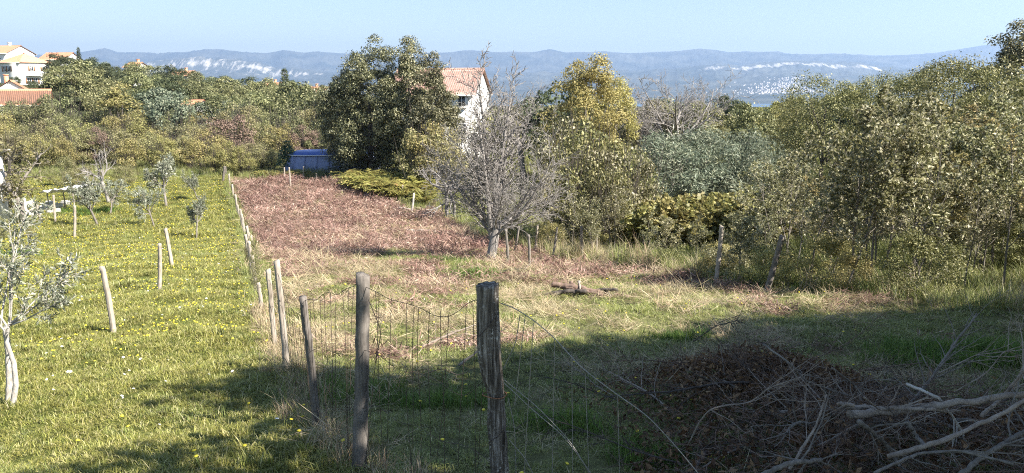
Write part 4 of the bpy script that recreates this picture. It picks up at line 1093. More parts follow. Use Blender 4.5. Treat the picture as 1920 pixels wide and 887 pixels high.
# loose stakes standing in the meadow and along the scrub
for i, (b, t, w, mt, lb) in enumerate([
    ((213, 626), (191, 500), 10, 'stake', 'grey leaning stake standing alone in the meadow, nearest of all'), ((295, 547), (299, 457), 7, 'stake', 'upright grey stake in the meadow, second nearest'), ((322, 500), (310, 429), 7, 'stake', 'leaning stake in the meadow right of the upright one'),
    ((138, 446), (140, 386), 5, 'stake', 'thin pale stake in the meadow left of the leftmost young olive'), ((103, 416), (100, 366), 4, 'stake', 'pale stake beside the shelter, left of its posts'), ((78, 418), (69, 383), 4, 'stake', 'bent stake between the fruit tree and the shelter'), ((47, 418), (45, 372), 6, 'bark_white', 'short pale stump stake at the foot of the pruned fruit tree'),
    ((1340, 535), (1353, 424), 8, 'stake', 'tall pale stake leaning right at the edge of the scrub'), ((1431, 550), (1466, 443), 10, 'stake_dark', 'dark forked stake leaning right at the scrub edge'), ((1090, 491), (1090, 424), 5, 'bark', 'grey stake at the scrub edge, left of the shorter one'), ((1117, 490), (1118, 440), 5, 'bark', 'short grey stake at the scrub edge above the red leaves'),
    ((1033, 489), (1045, 426), 4, 'bark', 'thin stake leaning right before the dry grass'), ((953, 497), (948, 430), 5, 'bark', 'bent stake just right of the bare tree trunk'), ((992, 506), (991, 440), 5, 'bark', 'upright stake right of the bare tree'), ((962, 478), (973, 424), 4, 'bark', 'thin stake close behind the bare tree trunk'), ((1001, 478), (1008, 422), 4, 'stake', 'thin pale stake behind the upright one'),
    ((533, 342), (533, 314), 2.6, 'stake', 'thin stake at the far end of the brown plot below the pine'), ((545, 352), (542, 314), 2.8, 'stake', 'taller thin stake below the pine'), ((569, 335), (569, 312), 3, 'stake', 'thin stake right of the pine'), ((593, 343), (593, 325), 2.4, 'stake_dark', 'short stake below the tank'), ((617, 333), (618, 317), 2.6, 'stake_dark', 'dark short stake before the tank'), ((648, 350), (647, 327), 2.8, 'stake', 'thin stake at the left end of the bracken'), ((665, 352), (671, 331), 2.6, 'stake', 'leaning thin stake at the left end of the bracken'),
    ((771, 399), (776, 362), 4, 'bark_white', 'white stake in front of the bracken'), ((752, 377), (755, 347), 3, 'stake', 'thin stake standing in the bracken'), ((737, 365), (737, 350), 3, 'stake', 'short stake poking out of the bracken'), ((1537, 480), (1537, 400), 3, 'stake', 'thin straight rod standing in the right scrub')]):
    stake('wooden_stake', b, t, None, w, lb, M[mt], 300 + i, .02 if w > 4 else .01)

# ------------------------------------------------------------------ near olive sapling with its stake
def near_olive():
    g = G(22, 762); Y = g[1]
    o = empty('olive_sapling', g); tag(o, 'young silvery olive with pale trunk at the left edge of the meadow', 'tree')
    rg = np.random.default_rng(12); Q = lambda px, py, dy=0: at(px, py, Y + dy) - g
    main = np.stack([Q(22, 775), Q(30, 720), Q(26, 680), Q(12, 640), Q(15, 615)])
    br = [(0, main, np.array([.027, .025, .022, .019, .017]))]
    P = dict(levels=3, n=[7, 5, 3], w=[.09, .12, .15], up=[.05, .04, .0], tip=[.3, .4, .5], c=[8, 4, 0], t0=[.2, .15, 0], ang=[38, 42, 0], ratio=[.36, .5, 0], rr=[.5, .6, 0], rmin=.0025)
    for d, L in (((.9, .2, .75), 1.0), ((.35, -.2, 1), 1.25), ((-.1, .3, 1), 1.4), ((-.7, 0, .7), 1.0), ((1, -.1, .28), .75), ((-.4, -.4, 1), 1.1), ((.6, .5, .9), 1.0), ((.2, .3, 1.1), 1.3)):
        grow(rg, main[-1] + rg.normal(size=3) * .02, d, L * .78, .010, 0, P, br)
    put('trunk', woody(br, (9, 6, 4, 3), 'trunk', M['bark_olive']), o)
    PP, DD = sample_on(rg, br[1:], 10, 1)
    V, Fq, rn = leaves(rg, PP, rg.normal(size=PP.shape) + [0, 0, .4], .06, .014, axis=DD + rg.normal(size=PP.shape) * .45)
    put('crown', mk('crown', V, Fq, (M['olive'],), rnd=rn), o)
near_olive()
stake('wooden_stake', (4, 756), (10, 612), None, 11, 'pale crooked stake leaning against the young olive at the left edge', M['bark_olive'], 390, .03)

# ------------------------------------------------------------------ dead wood
def stick_mesh(rg, L, r, twigs, wander=.07, sub=2):
    P = dict(levels=sub + 1, n=[9, 5, 3], w=[wander, .14, .2], up=[0, .0, 0], tip=[.35, .35, .5], c=[twigs, 3, 0], t0=[.2, .2, 0], ang=[38, 40, 0], ratio=[.38, .45, 0], rr=[.45, .5, 0], rmin=.002)
    br = []; grow(rg, (0, 0, 0), (1, 0, 0), L, r, 0, P, br)
    p0 = br[0][1]; br[0] = (0, np.concatenate([[p0[0] - [.002, 0, 0]], p0]), np.concatenate([[.001], br[0][2]]))
    return br
BR = []
for k in range(8):
    rg = np.random.default_rng(400 + k); BR.append(woody(stick_mesh(rg, 1.5, .014 + .004 * (k % 3), 9 + k), (7, 5, 3), 'branch', M['stick']))
BT = []
for k in range(5):
    rg = np.random.default_rng(420 + k); BT.append(woody(stick_mesh(rg, 1.1, .007, 16), (5, 4, 3), 'branch', M['twig']))

def pole(name, pts, r0, r1, mat, label, cat='branch', group=None, n=22, seed=0, twigs=0):
    """a single cut branch through given points with cut ends"""
    P = np.asarray(pts, float); t = np.linspace(0, len(P) - 1, n); k = np.arange(len(P)); rg = np.random.default_rng(seed)
    Q = np.stack([np.interp(t, k, P[:, c]) for c in range(3)], -1)
    for _ in range(2): Q[1:-1] = (Q[:-2] + 2 * Q[1:-1] + Q[2:]) / 4
    Q[1:-1] += rg.normal(size=(n - 2, 3)) * r0 * .18
    rad = np.linspace(r0, r1, n) * (1 + .06 * rg.normal(size=n))
    d0, d1 = unit(Q[0] - Q[1]), unit(Q[-1] - Q[-2])
    Q = np.concatenate([[Q[0] + d0 * .002], Q, [Q[-1] + d1 * .002]]); rad = np.concatenate([[.0005], rad, [.0005]])
    br = [(0, Q, rad)]
    for _ in range(twigs):
        i = rg.integers(n // 4, n); d = d1 + rg.normal(size=3) * .6
        grow(rg, Q[i], d, rg.uniform(.2, .5), max(r1 * .5, .003), 0, dict(levels=2, n=[5, 3], w=[.14, .2], up=[.03, 0], tip=[.4, .5], c=[4, 0], t0=[.2, 0], ang=[40, 0], ratio=[.45, 0], rr=[.6, 0], rmin=.002), br)
    c = Q.mean(0)
    br = [(l, p - c, r) for l, p, r in br]
    o = put(name, woody(br, (10, 4, 3), name, mat), None, tuple(c)); tag(o, label, cat, group); return o

# logs thrown together on the clearing
lc = G(1085, 552)
LG = 'logs in the small pile on the clearing'
for i, (a, b, r, mt, lb) in enumerate([((1022, 554), (1100, 545), .06, 'bark_dark', 'dark log lying at the left end of the log pile'), ((1035, 533), (1140, 553), .07, 'twig', 'thickest brown log lying across the top of the pile'), ((1052, 536), (1098, 556), .05, 'twig', 'short log crossing under the thickest one'), ((1095, 549), (1158, 543), .045, 'bark_dark', 'dark log sticking out to the right of the pile'),
                                      ((1070, 530), (1090, 560), .04, 'twig', 'log end pointing at the viewer in the pile'), ((1048, 560), (1072, 561), .05, 'bark_dark', 'short dark block before the log pile'), ((1060, 540), (1130, 560), .045, 'twig', 'thin log with an orange cut end in the pile'), ((1085, 528), (1088, 545), .03, 'stick', 'stub standing up from the log pile')]):
    z = .06 + .07 * (i % 4); Y0 = lc[1] + .1 * (i % 3 - 1)
    pa, pb = at(a[0], a[1], Y0 + .15), at(b[0], b[1], Y0 - .15)
    pa[2] = max(pa[2], float(gz(pa[0], pa[1])) + r); pb[2] = max(pb[2], float(gz(pb[0], pb[1])) + r)
    pole('log', [pa, (pa + pb) / 2 + [0, 0, .02], pb], r * .95, r * .7, M[mt], lb, 'log', LG, seed=500 + i)
# pale rotten trunk on the brown plot
for i, (a, b, r, lb) in enumerate([((762, 437), (850, 441), .11, 'rotten pale trunk lying at the edge of the brown plot'), ((800, 433), (880, 436), .06, 'thin grey branch lying behind the rotten trunk'), ((595, 456), (650, 457), .025, 'pale thin stick lying on the brown plot'), ((600, 462), (628, 452), .02, 'short pale stick crossing another on the brown plot'), ((682, 378), (700, 372), .09, 'pale log at the left foot of the bracken bank'), ((745, 393), (770, 395), .08, 'pale block lying beside the white stake')]):
    pa, pb = G(*a), G(*b); pole('log', [pa + [0, 0, r], (pa + pb) / 2 + [0, 0, r + .03], pb + [0, 0, r]], r, r * .6, M['bark_white' if i != 1 else 'bark'], lb, 'log', seed=520 + i, twigs=3 if i in (1, 2) else 0)
for i, (a, b, lb) in enumerate([((955, 545), (1000, 500), 'grey branch leaning up near the stakes right of the bare tree'), ((930, 512), (985, 520), 'twiggy branch on the grass below the bare tree'), ((790, 655), (893, 640), 'twiggy branch lying behind the wire mesh'), ((860, 690), (930, 676), 'small branch lying behind the thick post')]):
    pa, pb = G(*a), G(*b); pole('fallen_branch', [pa + [0, 0, .03], (pa + pb) / 2 + [0, 0, .16], pb + [0, 0, .25]], .018, .006, M['stick'], lb, 'branch', seed=540 + i, twigs=9)

# the brush pile in the near right corner
def heap(x, y):
    """height of the brush pile above the ground"""
    return +.50 * np.exp(-(((x - 3.2) / 1.6) ** 2 + ((y - 5.2) / 1.0) ** 2)) + .38 * np.exp(-(((x - 2.5) / 1.0) ** 2 + ((y - 7.4) / 1.0) ** 2)) + .12 * np.exp(-(((x - 1.5) / .8) ** 2 + ((y - 5.0) / .7) ** 2))
BGp = 'cut branches of the brush pile'
big = [([(1592, 777), (1700, 768), (1790, 755), (1930, 738)], 4.7, .028, .02, 'stick', 'long pale cut pole lying across the top of the brush pile'),
       ([(1585, 763), (1650, 765), (1740, 768), (1800, 772)], 4.75, .022, .014, 'stick', 'pale pole lying close behind the long cut pole'),
       ([(1572, 757), (1600, 760)], 4.75, .02, .018, 'stick', 'short pale cut stub at the end of the long poles'),
       ([(1665, 856), (1760, 830), (1850, 790), (1935, 745)], 4.3, .017, .012, 'stick', 'long thin pole rising to the right edge over the brush pile'),
       ([(1800, 890), (1850, 850), (1935, 800)], 4.3, .022, .018, 'bark', 'grey branch at the lower right corner of the picture'),
       ([(1610, 790), (1660, 830), (1695, 890)], 4.5, .020, .016, 'bark', 'grey crooked branch running down under the long pole'),
       ([(1840, 780), (1880, 745), (1925, 690)], 4.7, .018, .014, 'stick', 'pale branch pointing up at the right edge of the brush pile'),
       ([(1700, 790), (1720, 820), (1735, 838)], 4.5, .02, .016, 'bark', 'short grey stump under the long pole'),
       ([(1290, 835), (1320, 775), (1350, 760), (1405, 757), (1445, 725), (1500, 708)], 4.9, .008, .005, 'stick', 'thin pale stem arching over the leaf litter left of the pile'),
       ([(1430, 645), (1480, 680), (1510, 715), (1600, 745)], 5.6, .011, .010, 'bark', 'dark bent branch crossing the top of the brown leaves'),
       ([(1400, 905), (1480, 868), (1540, 862)], 4.3, .022, .018, 'bark', 'thick grey branch at the lower edge left of the pile'),
       ([(1620, 745), (1650, 770), (1700, 760), (1740, 745)], 4.7, .009, .006, 'stick', 'curved thin branch above the long pole'),
       ([(1560, 690), (1600, 720), (1625, 750)], 5.2, .009, .007, 'bark', 'thin forked branch among the brown leaves'),
       ([(1760, 700), (1830, 665), (1925, 655)], 5.4, .006, .004, 'stick', 'long thin shoot bending to the right edge over the green grass'),
       ([(1790, 735), (1850, 700), (1885, 655), (1920, 672)], 5.0, .006, .003, 'stick', 'hooked thin shoot above the right end of the pile'),
       ([(1700, 720), (1760, 745), (1800, 800), (1830, 880)], 4.8, .014, .010, 'bark_white', 'pale branch running down through the right of the pile'),
       ([(1300, 640), (1340, 612), (1385, 600)], 6.6, .008, .004, 'bark_dark', 'dark dead shoot pointing left out of the shade'),
       ([(1480, 880), (1530, 800), (1550, 740)], 4.6, .014, .008, 'stick', 'forked grey branch standing in the left of the pile'),
       ([(1640, 887), (1720, 850), (1800, 845), (1900, 870)], 4.1, .012, .010, 'bark', 'low grey branch near the bottom edge')]
for i, (pp, Y, r0, r1, mt, lb) in enumerate(big):
    pts = [at(px, py, Y + .12 * math.sin(k * 2 + i)) for k, (px, py) in enumerate(pp)]
    pole('cut_branch', pts, r0 * (.95 if i in (0, 3) else .72), r1 * (.95 if i in (0, 3) else .72), M[mt], lb, 'branch', BGp, seed=600 + i, twigs=0 if i in (0, 1, 2, 3, 7) else 5)
rg = np.random.default_rng(31)
for k in range(190):
    if k < 150: x, y = rg.normal(3.2, 1.25), rg.normal(5.3, .75)
    else: x, y = rg.normal(2.6, .8), rg.normal(7.2, .6)
    if x < 1.0 or y < 3.4: continue
    hgt = float(heap(x, y)) * rg.uniform(.15, 1.0)
    small = rg.random() < .68
    me = (BT if small else BR)[rg.integers(5 if small else 8)]
    s = rg.uniform(.55, 1.05)
    mk_ = ['bark_dark', 'bark', 'twig', 'bark_dark', 'twig', 'stick'][rg.integers(6)]
    o = put('brush_branch', me, None, (x, y, float(gz(x, y)) + hgt), (rg.uniform(0, 6.28), rg.normal(0, .22), rg.uniform(0, 6.28)), (s, s, s), mat=M[mk_])
    tag(o, ('thin' if small else 'stout') + {'bark_dark': ' dark', 'bark': ' grey', 'twig': ' brown', 'stick': ' pale'}[mk_] + ' branch tangled in the brush pile, ' + ('back among the brown leaves' if y > 6.6 else 'at its left end' if x < 2.2 else 'in front of the long poles' if y < 4.7 else 'under the long poles' if x < 3.8 else 'at its right end'), 'branch', 'tangled branches inside the brush pile')

# countless fine twigs in the heap
rg = np.random.default_rng(33); tw = []
for k in range(1700):
    x, y = (rg.normal(2.9, 1.15), rg.normal(5.3, .8)) if k % 3 else (rg.normal(2.5, .8), rg.normal(7.2, .6))
    if x < .9 or y < 3.3: continue
    z = float(gz(x, y)) + float(heap(x, y)) * rg.uniform(.1, 1.15) + .03; L = rg.uniform(.12, .42); d = unit(rg.normal(size=3) * [1, 1, .45]); e = unit(d + rg.normal(size=3) * .35)
    p = np.array([x, y, z]); tw.append((np.stack([p, p + d * L * .5, p + d * L * .5 + e * L * .5]), np.array([.0042, .0034, .0016])))
tag(put('fine_twigs', mk('fine_twigs', *tubes(tw, 3), (M['twig'],))), 'fine brown twigs tangled through the brush pile', 'twigs', kind='stuff')

# ------------------------------------------------------------------ ground cover: clumps instanced on points
SRC = bpy.data.collections.new('ground_cover_sources')
def scatter(name, P, sources, scale, label, cat, tilt=0.0, seed=0, flat=1.0):
    rg = np.random.default_rng(seed); n = len(P)
    col = bpy.data.collections.new(name + '_source')
    for k, me in enumerate(sources):
        o = bpy.data.objects.new(f'{name}_clump_{k}', me); col.objects.link(o)
    me = bpy.data.meshes.new(name); me.vertices.add(n); me.vertices.foreach_set('co', np.asarray(P, np.float32).ravel())
    a = me.attributes.new('rot', 'FLOAT_VECTOR', 'POINT'); a.data.foreach_set('vector', np.stack([rg.normal(0, tilt + 1e-4, n), rg.normal(0, tilt + 1e-4, n), rg.uniform(0, 6.283, n)], -1).astype(np.float32).ravel())
    sc = np.asarray(scale) * rg.uniform(.7, 1.3, n)
    a = me.attributes.new('scl', 'FLOAT_VECTOR', 'POINT'); a.data.foreach_set('vector', np.stack([sc, sc, sc * flat * rg.uniform(.75, 1.25, n)], -1).astype(np.float32).ravel())
    a = me.attributes.new('idx', 'INT', 'POINT'); a.data.foreach_set('value', rg.integers(0, len(sources), n).astype(np.int32))
    o = bpy.data.objects.new(name, me); COL.objects.link(o)
    ng = bpy.data.node_groups.new(name, 'GeometryNodeTree')
    ng.interface.new_socket('Geometry', in_out='INPUT', socket_type='NodeSocketGeometry'); ng.interface.new_socket('Geometry', in_out='OUTPUT', socket_type='NodeSocketGeometry')
    gi = ng.nodes.new('NodeGroupInput'); go = ng.nodes.new('NodeGroupOutput')
    ip = ng.nodes.new('GeometryNodeInstanceOnPoints'); ci = ng.nodes.new('GeometryNodeCollectionInfo')
    ci.inputs[0].default_value = col; ci.inputs['Separate Children'].default_value = True; ci.inputs['Reset Children'].default_value = True
    def na(nm, ty):
        x = ng.nodes.new('GeometryNodeInputNamedAttribute'); x.data_type = ty; x.inputs['Name'].default_value = nm; return x.outputs['Attribute']
    ng.links.new(gi.outputs[0], ip.inputs['Points']); ng.links.new(ci.outputs[0], ip.inputs['Instance'])
    ip.inputs['Pick Instance'].default_value = True
    ng.links.new(na('idx', 'INT'), ip.inputs['Instance Index']); ng.links.new(na('scl', 'FLOAT_VECTOR'), ip.inputs['Scale'])
    er = ng.nodes.new('FunctionNodeEulerToRotation'); ng.links.new(na('rot', 'FLOAT_VECTOR'), er.inputs[0]); ng.links.new(er.outputs[0], ip.inputs['Rotation'])
    ng.links.new(ip.outputs[0], go.inputs[0])
    md = o.modifiers.new('scatter', 'NODES'); md.node_group = ng
    tag(o, label, cat, kind='stuff'); return o

def tuft(seed, n, h, spread, w, bend, mat, up=1.0):
    rg = np.random.default_rng(seed)
    a = rg.uniform(0, 6.28, n); rr_ = spread * np.sqrt(rg.random(n)); b = np.stack([rr_ * np.cos(a), rr_ * np.sin(a), np.zeros(n)], -1)
    d = rg.uniform(0, 6.28, n); D = np.stack([np.cos(d), np.sin(d), np.zeros(n)], -1); Sd = np.stack([-np.sin(d), np.cos(d), np.zeros(n)], -1)
    hh = h * rg.uniform(.5, 1.25, n); bb = bend * hh * rg.uniform(.2, 1.3, n); ww = w * rg.uniform(.7, 1.3, n)
    Z = np.array([0, 0, 1.]) * up
    mid = b + D * (bb * .35)[:, None] + Z * (hh * .6)[:, None]; tip = b + D * bb[:, None] + Z * (hh * np.where(bend > 1, .75, 1.0))[:, None]
    V = np.stack([b - Sd * ww[:, None] / 2, b + Sd * ww[:, None] / 2, mid + Sd * ww[:, None] * .4, mid - Sd * ww[:, None] * .4, tip], 1).reshape(-1, 3)
    k = np.arange(n)[:, None] * 5
    return mk('tuft', V, [k + np.array([[0, 1, 2, 3]]), k + np.array([[3, 2, 4]])], (mat,), rnd=np.repeat(rg.random(n), 5))

def litter(seed, n, spread, L, w, mat, h=.05):
    """flat-lying dead stems and fronds"""
    rg = np.random.default_rng(seed)
    P = np.stack([rg.uniform(-spread, spread, n), rg.uniform(-spread, spread, n), rg.uniform(0, h, n)], -1)
    A = np.stack([np.cos(x := rg.normal(0, 1.0, n)), np.sin(x), rg.normal(.1, .25, n)], -1)
    V, Fq, rn = leaves(rg, P, rg.normal(size=(n, 3)) * .5 + [0, 0, 1], L, w, axis=A)
    return mk('litter', V, Fq, (mat,), rnd=rn)

def region(seed, bands, test):
    """points over the ground, fewer with distance; returns points and the size factor for each"""
    rg = np.random.default_rng(seed); out, sc = [], []
    for y0, y1, dens, s in bands:
        A = (y1 - y0) * (1.5 * (y0 + y1) / 2 + 8); n = int(A * dens)
        y = rg.uniform(y0, y1, n); x = rg.uniform(-.75, .75, n) * (y + 5.3)
        keep = np.abs(x) < .75 * y + 4
        k = test(x, y, rg) & keep
        out.append(np.stack([x[k], y[k], gz(x[k], y[k])], -1)); sc.append(np.full(k.sum(), s))
    return np.concatenate(out), np.concatenate(sc)

inmeadow = lambda x, y: (x < fence_x(y) - .05) & (y < 70)
inplot = lambda x, y: x > fence_x(y) + .7 + .5 * noise2(x, y, .9, 41)
inclear = lambda x, y: (x > fence_x(y) - .1) & (x < edge_x(y) + .5) & (y < 68)
BANDS = [(3.2, 8, 190, .85), (8, 13, 120, 1.0), (13, 22, 62, 1.35), (22, 38, 30, 1.9), (38, 72, 12, 3.0)]
G1 = [tuft(k, 30, .055, .075, .0055, 1.3, M['grass']) for k in range(5)]
P_, s_ = region(1, BANDS, lambda x, y, r: inmeadow(x, y)); scatter('meadow_grass', P_, G1, s_, 'short yellow green meadow grass left of the fence', 'grass', .1, 1, .9)
P_, s_ = region(11, BANDS, lambda x, y, r: inmeadow(x, y) & (r.random(len(x)) < np.clip(-.12 + .7 * noise2(x, y, .9, 51), 0, .5))); GM = [tuft(80 + k, 30, .085, .07, .0055, 1.2, M['mixed']) for k in range(3)]; scatter('meadow_dry_tufts', P_, GM, s_, 'paler dry tufts in the meadow', 'grass', .12, 11)
P_, s_ = region(12, BANDS, lambda x, y, r: inmeadow(x, y) & (r.random(len(x)) < np.clip(-.25 + .7 * noise2(x, y, .7, 57), 0, .4))); GN = [tuft(85 + k, 26, .08, .06, .008, 1.0, M['grass']) for k in range(3)]; scatter('meadow_weeds', P_, GN, s_, 'greener broad leaved weeds in the meadow', 'weeds', .12, 12)
G2 = [tuft(10 + k, 28, .065, .09, .0055, 1.5, M['mixed']) for k in range(5)]
P_, s_ = region(2, BANDS, lambda x, y, r: inclear(x, y) & (r.random(len(x)) < np.clip(.78 - S(28, 44, y) * .5 + .45 * noise2(x, y, .8, 2), .06, 1))); scatter('clearing_grass', P_, G2, s_, 'half dry short grass of the clearing', 'grass', .15, 2, .8)
G3 = [tuft(20 + k, 28, .10, .10, .0050, 2.8, M['straw']) for k in range(5)]
P_, s_ = region(3, BANDS, lambda x, y, r: inclear(x, y) & (y < 48) & (r.random(len(x)) < np.clip(-.10 + .80 * noise2(x, y, 1.0, 5) - .1 * (y < 8), .01, .75))); scatter('straw_grass', P_, G3, s_, 'flattened straw coloured dry grass in patches on the clearing', 'grass', .3, 3, .5)
GG = [tuft(30 + k, 26, .14, .08, .0068, .8, M['grass_green']) for k in range(4)]
lush = [(G(893, 518), 1.3, .55), (G(1800, 665), 1.3, .9), (G(830, 493), 1.4, .4), (G(1270, 640), .5, .3), (G(185, 395), 2.4, 3.0), (G(1560, 545), 1.0, .5), (G(700, 745), .9, .5), (G(1050, 800), .5, .4), (G(850, 760), .8, .4), (G(1220, 860), .35, .3), (G(40, 480), .8, .8)]
def inlush(x, y, r):
    m_ = np.zeros(len(x), bool)
    for c, a, b in lush: m_ |= (((x - c[0]) / a) ** 2 + ((y - c[1]) / b) ** 2 < r.random(len(x)))
    return m_
P_, s_ = region(4, [(3.2, 8, 170, .9), (8, 16, 130, 1.1), (16, 30, 70, 1.5), (30, 50, 22, 2.4)], inlush); scatter('lush_grass', P_, GG, s_, 'bright green grass in small lush patches', 'grass', .1, 4)
# dead bracken lying on the far plot and in patches
GS = [litter(35 + k, 46, .22, .30, .007, M['straw'], .09) for k in range(4)]
P_, s_ = region(15, [(5, 10, 60, .8), (10, 18, 45, 1.0), (18, 30, 26, 1.4), (30, 66, 9, 2.2)], lambda x, y, r: inclear(x, y) & (r.random(len(x)) < np.clip(-.06 + .75 * noise2(x, y, 1.3, 11), 0, .7) * np.where(y > 30, .5, 1))); scatter('straw_litter', P_, GS, s_, 'pale flattened dead stems strewn over the clearing', 'straw', .12, 15)
GD = [litter(40 + k, 60, .22, .16, .012, M['bracken_dead'], .10) for k in range(5)]
def indead(x, y, r):
    far = S(22, 38, y + 9 * noise2(x, y, .28, 8) + 3 * noise2(x, y, 1.1, 18)) * (y < 66); patch = S(.35, .75, noise2(x, y, .75, 9)) * (y > 8)
    lump = .45 + .75 * noise2(x, y, .9, 28)
    return inclear(x, y) & inplot(x, y) & (r.random(len(x)) < np.clip(np.maximum(far * np.clip(lump + .15, .05, 1), .55 * patch), 0, 1))
P_, s_ = region(5, [(8, 16, 30, .9), (16, 28, 26, 1.2), (28, 45, 16, 1.7), (45, 68, 8, 2.4)], indead); scatter('dead_bracken', P_, GD, s_, 'reddish brown dead bracken lying flat over the far plot', 'bracken', .15, 5)
M['bracken_rust'] = leaf_mat('rust_bracken', (.14, .080, .062), (.30, .185, .145), (.42, .30, .24), .2, .7, .2, .3)
GR = [litter(140 + k, 60, .24, .17, .012, M['bracken_rust'], .16) for k in range(4)]
P_, s_ = region(25, [(9, 18, 26, .9), (18, 28, 24, 1.2), (28, 45, 16, 1.7), (45, 68, 8, 2.4)], lambda x, y, r: inclear(x, y) & inplot(x, y) & (r.random(len(x)) < np.clip((.15 + 1.0 * noise2(x, y, .55, 31)) * S(18, 32, y + 8 * noise2(x, y, .3, 8)) + .8 * S(.55, .8, noise2(x, y, .9, 33)), 0, .95))); scatter('rust_bracken', P_, GR, s_, 'dark rust red bracken in heaps over the far plot', 'bracken', .2, 25)
P_, s_ = region(26, [(22, 38, 22, 1.8), (38, 68, 9, 2.6)], lambda x, y, r: inclear(x, y) & (r.random(len(x)) < np.clip(.18 + 1.1 * noise2(x, y, .6, 37) + (~inplot(x, y)) * .7, 0, .95))); scatter('plot_grass', P_, G2, s_, 'pale green grass showing between the bracken', 'grass', .15, 26)
# tall dry grass along the scrub
GT = [tuft(50 + k, 40, .52, .20, .0075, .7, M['straw']) for k in range(4)]; GT2 = [tuft(55 + k, 40, .36, .22, .008, .9, M['mixed']) for k in range(4)]
inedge = lambda x, y, d: (x > edge_x(y) + .35) & (x < edge_x(y) + d) & (y > 10) & (y < 42)
P_, s_ = region(6, [(10, 22, 8, .85), (22, 42, 4.5, 1.15)], lambda x, y, r: inedge(x, y, 1.6) & (r.random(len(x)) < np.where((x / y > .04) & (x / y < .22), .95, .25))); scatter('tall_dry_grass', P_, GT, s_, 'tall bleached grass along the foot of the scrub', 'grass', .12, 6)
P_, s_ = region(7, [(10, 22, 11, .9), (22, 42, 6, 1.2)], lambda x, y, r: inedge(x, y, 14.0)); scatter('undergrowth', P_, GT2, s_, 'half dry undergrowth beneath the saplings', 'undergrowth', .12, 7)
P_, s_ = region(8, [(42, 60, 3.0, 1.1), (60, 100, 2.0, 1.4)], lambda x, y, r: ~inmeadow(x, y) & ~inclear(x, y)); scatter('rough_grass', P_, GT2, s_, 'rough grass under the trees behind the plots', 'grass', .12, 8)
# dry clumps at the fence foot
def fenceclump(seed, n, mat, h, lab, nm, ys):
    rg = np.random.default_rng(seed); y = rg.uniform(*ys, n); x = fence_x(y) + rg.normal(0, .12, n)
    scatter(nm, np.stack([x, y, gz(x, y)], -1), [tuft(seed + k, 22, h, .09, .005, .9, mat) for k in range(3)], np.clip(.5 + y * .05, .8, 3), lab, 'grass', .15, seed)
fenceclump(60, 150, M['straw'], .22, 'dry grass left standing along the near foot of the fence', 'fence_grass', (4.5, 13))
fenceclump(63, 420, M['mixed'], .16, 'half green weeds along the foot of the fence', 'fence_weeds', (5, 62))
# brown leaves on and before the brush pile
rg = np.random.default_rng(65)
def leafpile(seed, mat, L, W, n, fx, lab, nm, cat='leaves', h=1.0):
    rg = np.random.default_rng(seed); x, y = fx(rg, n)
    z = gz(x, y) + heap(x, y) * rg.uniform(.2, h, n) + rg.uniform(.01, .07, n)
    A, N = rg.normal(size=(n, 3)), rg.normal(size=(n, 3)) * .8 + [0, 0, .6]
    V, Fq, rn = leaves(rg, np.stack([x, y, z], -1), N, L, W, axis=A)
    o = put(nm, mk(nm, V, Fq, (mat,), rnd=rn)); tag(o, lab, cat, kind='stuff')
leafpile(66, M['brown_leaf'], .06, .024, 8500, lambda r, n: (r.normal(2.6, .75, n), r.normal(7.2, .65, n)), 'brown dried leaves on the dead branches behind the poles', 'dead_leaves')
leafpile(67, M['brown_leaf'], .06, .026, 5500, lambda r, n: (np.abs(r.normal(2.6, 1.3, n) - .9) + .9, r.normal(5.2, .8, n)), 'brown leaf litter caught in the brush pile', 'leaf_litter', h=.8)
leafpile(68, M['red_leaf'], .09, .05, 900, lambda r, n: tuple((lambda c: (c[0] + r.normal(0, .55, n), c[1] + r.normal(0, .35, n)))(G(1050, 506))), 'reddish dead leaves on the ground below the stakes', 'red_leaves')
leafpile(69, M['red_leaf'], .09, .05, 500, lambda r, n: tuple((lambda c: (c[0] + r.normal(0, .5, n), c[1] + r.normal(0, .3, n)))(G(1110, 492))), 'reddish dead leaves under the short stakes at the scrub edge', 'red_leaves')
# climbing plant on the fence
for k, (px, py, h) in enumerate(((484, 588, 1.0), (479, 560, 1.0), (474, 535, 1.1), (470, 512, 1.0))):
    g = G(px, py); plant('climbing_plant', f'sapling{k}', g[0], g[1], h, .55, k * 1.7, 'leafy bramble grown into the wire fence beyond the pale posts', 'bramble', 'brambles on the fence', {'crown': M['thicket']})

# ------------------------------------------------------------------ dandelions
def dandelion(seed):
    rg = np.random.default_rng(seed); n = 13; h = .085 + .03 * rg.random(); a = np.arange(n) / n * 6.283
    V = [[.003, 0, 0], [-.003, 0, 0], [-.002, .002, h], [.002, -.002, h]]; q = [[0, 1, 2, 3]]
    r0 = .016; ring1 = np.stack([r0 * np.cos(a) * (1 + .12 * (np.arange(n) % 2)), r0 * np.sin(a) * (1 + .12 * (np.arange(n) % 2)), h + .003 + .002 * rg.normal(size=n)], -1)
    ring2 = np.stack([r0 * .6 * np.cos(a), r0 * .6 * np.sin(a), np.full(n, h + .009)], -1)
    b = len(V); V = np.concatenate([V, ring1, ring2, [[0, 0, h + .0095]], [[0, 0, h - .004]]])
    t = []
    for j in range(n):
        k = (j + 1) % n; q.append([b + j, b + k, b + n + k, b + n + j]); t.append([b + n + j, b + n + k, b + 2 * n]); t.append([b + k, b + j, b + 2 * n + 1])
    return mk('dandelion', V, [np.array(q), np.array(t)], (M['stem'], M['petal']), midx=[0] + [1] * (len(q) - 1 + len(t)))
M['petal'] = plain('yellow_petals', (.80, .64, .05), .6, .1, 80); M['stem'] = plain('flower_stem', (.15, .2, .05), .6, .1, 30); M['white_petal'] = plain('white_petals', (.75, .74, .70), .6, .05, 80)
DM = [dandelion(k) for k in range(4)]
rg = np.random.default_rng(70)
nf = 0; FX = []
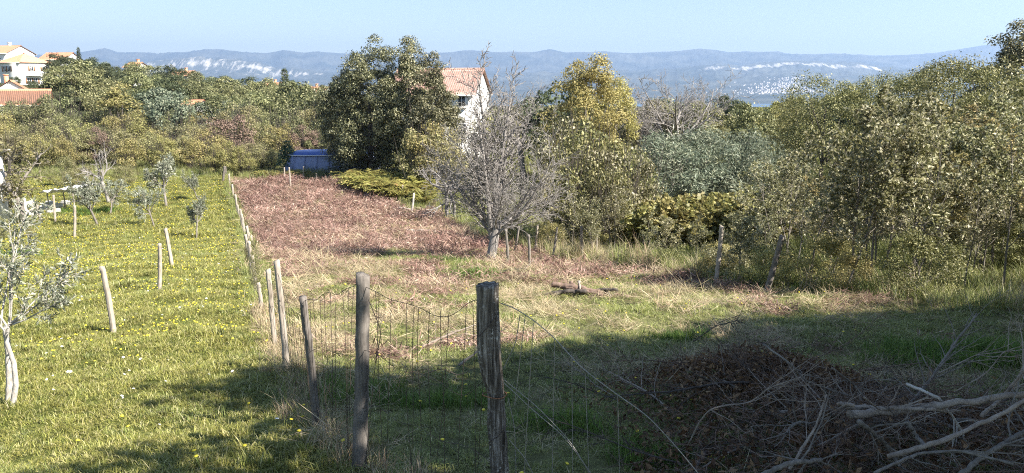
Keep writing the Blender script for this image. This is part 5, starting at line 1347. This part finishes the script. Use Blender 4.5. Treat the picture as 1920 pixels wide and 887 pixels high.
y = rg.uniform(4.2, 66, 20000); x = rg.uniform(-.75, .4, 20000) * (y + 2)
dens = np.where(inmeadow(x, y), np.clip(.12 + .75 * noise2(x, y, .6, 4) + .35 * noise2(x, y, 1.9, 14) + .45 * S(7, 16, y), .02, 1) * (.30 + .70 * S(6, 14, y)), np.where(inclear(x, y) & (y < 20), .06, 0))
k = rg.random(len(x)) < dens; x, y = x[k], y[k]; o_ = np.argsort(y); x, y = x[o_], y[o_]
for i in range(300):
    o = put('dandelion', DM[i % 4], None, (x[i], y[i], float(gz(x[i], y[i]))), (rg.normal(0, .2), rg.normal(0, .2), rg.uniform(0, 6)), (1, 1, 1))
    tag(o, 'yellow dandelion flower in the near meadow grass' if x[i] < fence_x(y[i]) else 'yellow dandelion flower in the clearing behind the wire mesh', 'dandelion', 'nearest dandelions in the meadow' if x[i] < fence_x(y[i]) else 'dandelions in the clearing')
scatter('meadow_flowers', np.stack([x[300:], y[300:], gz(x[300:], y[300:])], -1), DM, np.clip(.75 + y[300:] * .018, 1, 1.7), 'countless yellow dandelions farther down the meadow', 'flowers', .2, 71)
WP = [mk('daisy', np.array([[.014 * math.cos(a), .014 * math.sin(a), .075] for a in np.arange(8) * .785]), np.array([[0, 1, 2, 3], [0, 3, 4, 7], [4, 5, 6, 7]]), (M['white_petal'],))]
y = rg.uniform(6, 40, 420); x = rg.uniform(-.72, -.05, 420) * (y + 1); k = inmeadow(x, y); x, y = x[k], y[k]
scatter('white_flowers', np.stack([x, y, gz(x, y)], -1), WP, np.clip(.8 + y * .03, 1, 1.6), 'small white flowers dotted through the meadow', 'flowers', .3, 72)

# ------------------------------------------------------------------ look-alikes are told apart by their order across the view
same = {}
for o in COL.objects:
    if o.parent is None and o.get('label') and o.get('kind') is None: same.setdefault(o['label'], []).append(o)
for lb, lst in same.items():
    if 2 <= len(lst) <= 10 and len(lb.split()) <= 12:
        lst.sort(key=lambda o: o.location.x / max(o.location.y, 1))
        for k, o in enumerate(lst): o['label'] = lb + ', ' + (ORD[k] + ' from the left' if len(lst) > 2 else 'the left one' if k == 0 else 'the right one')
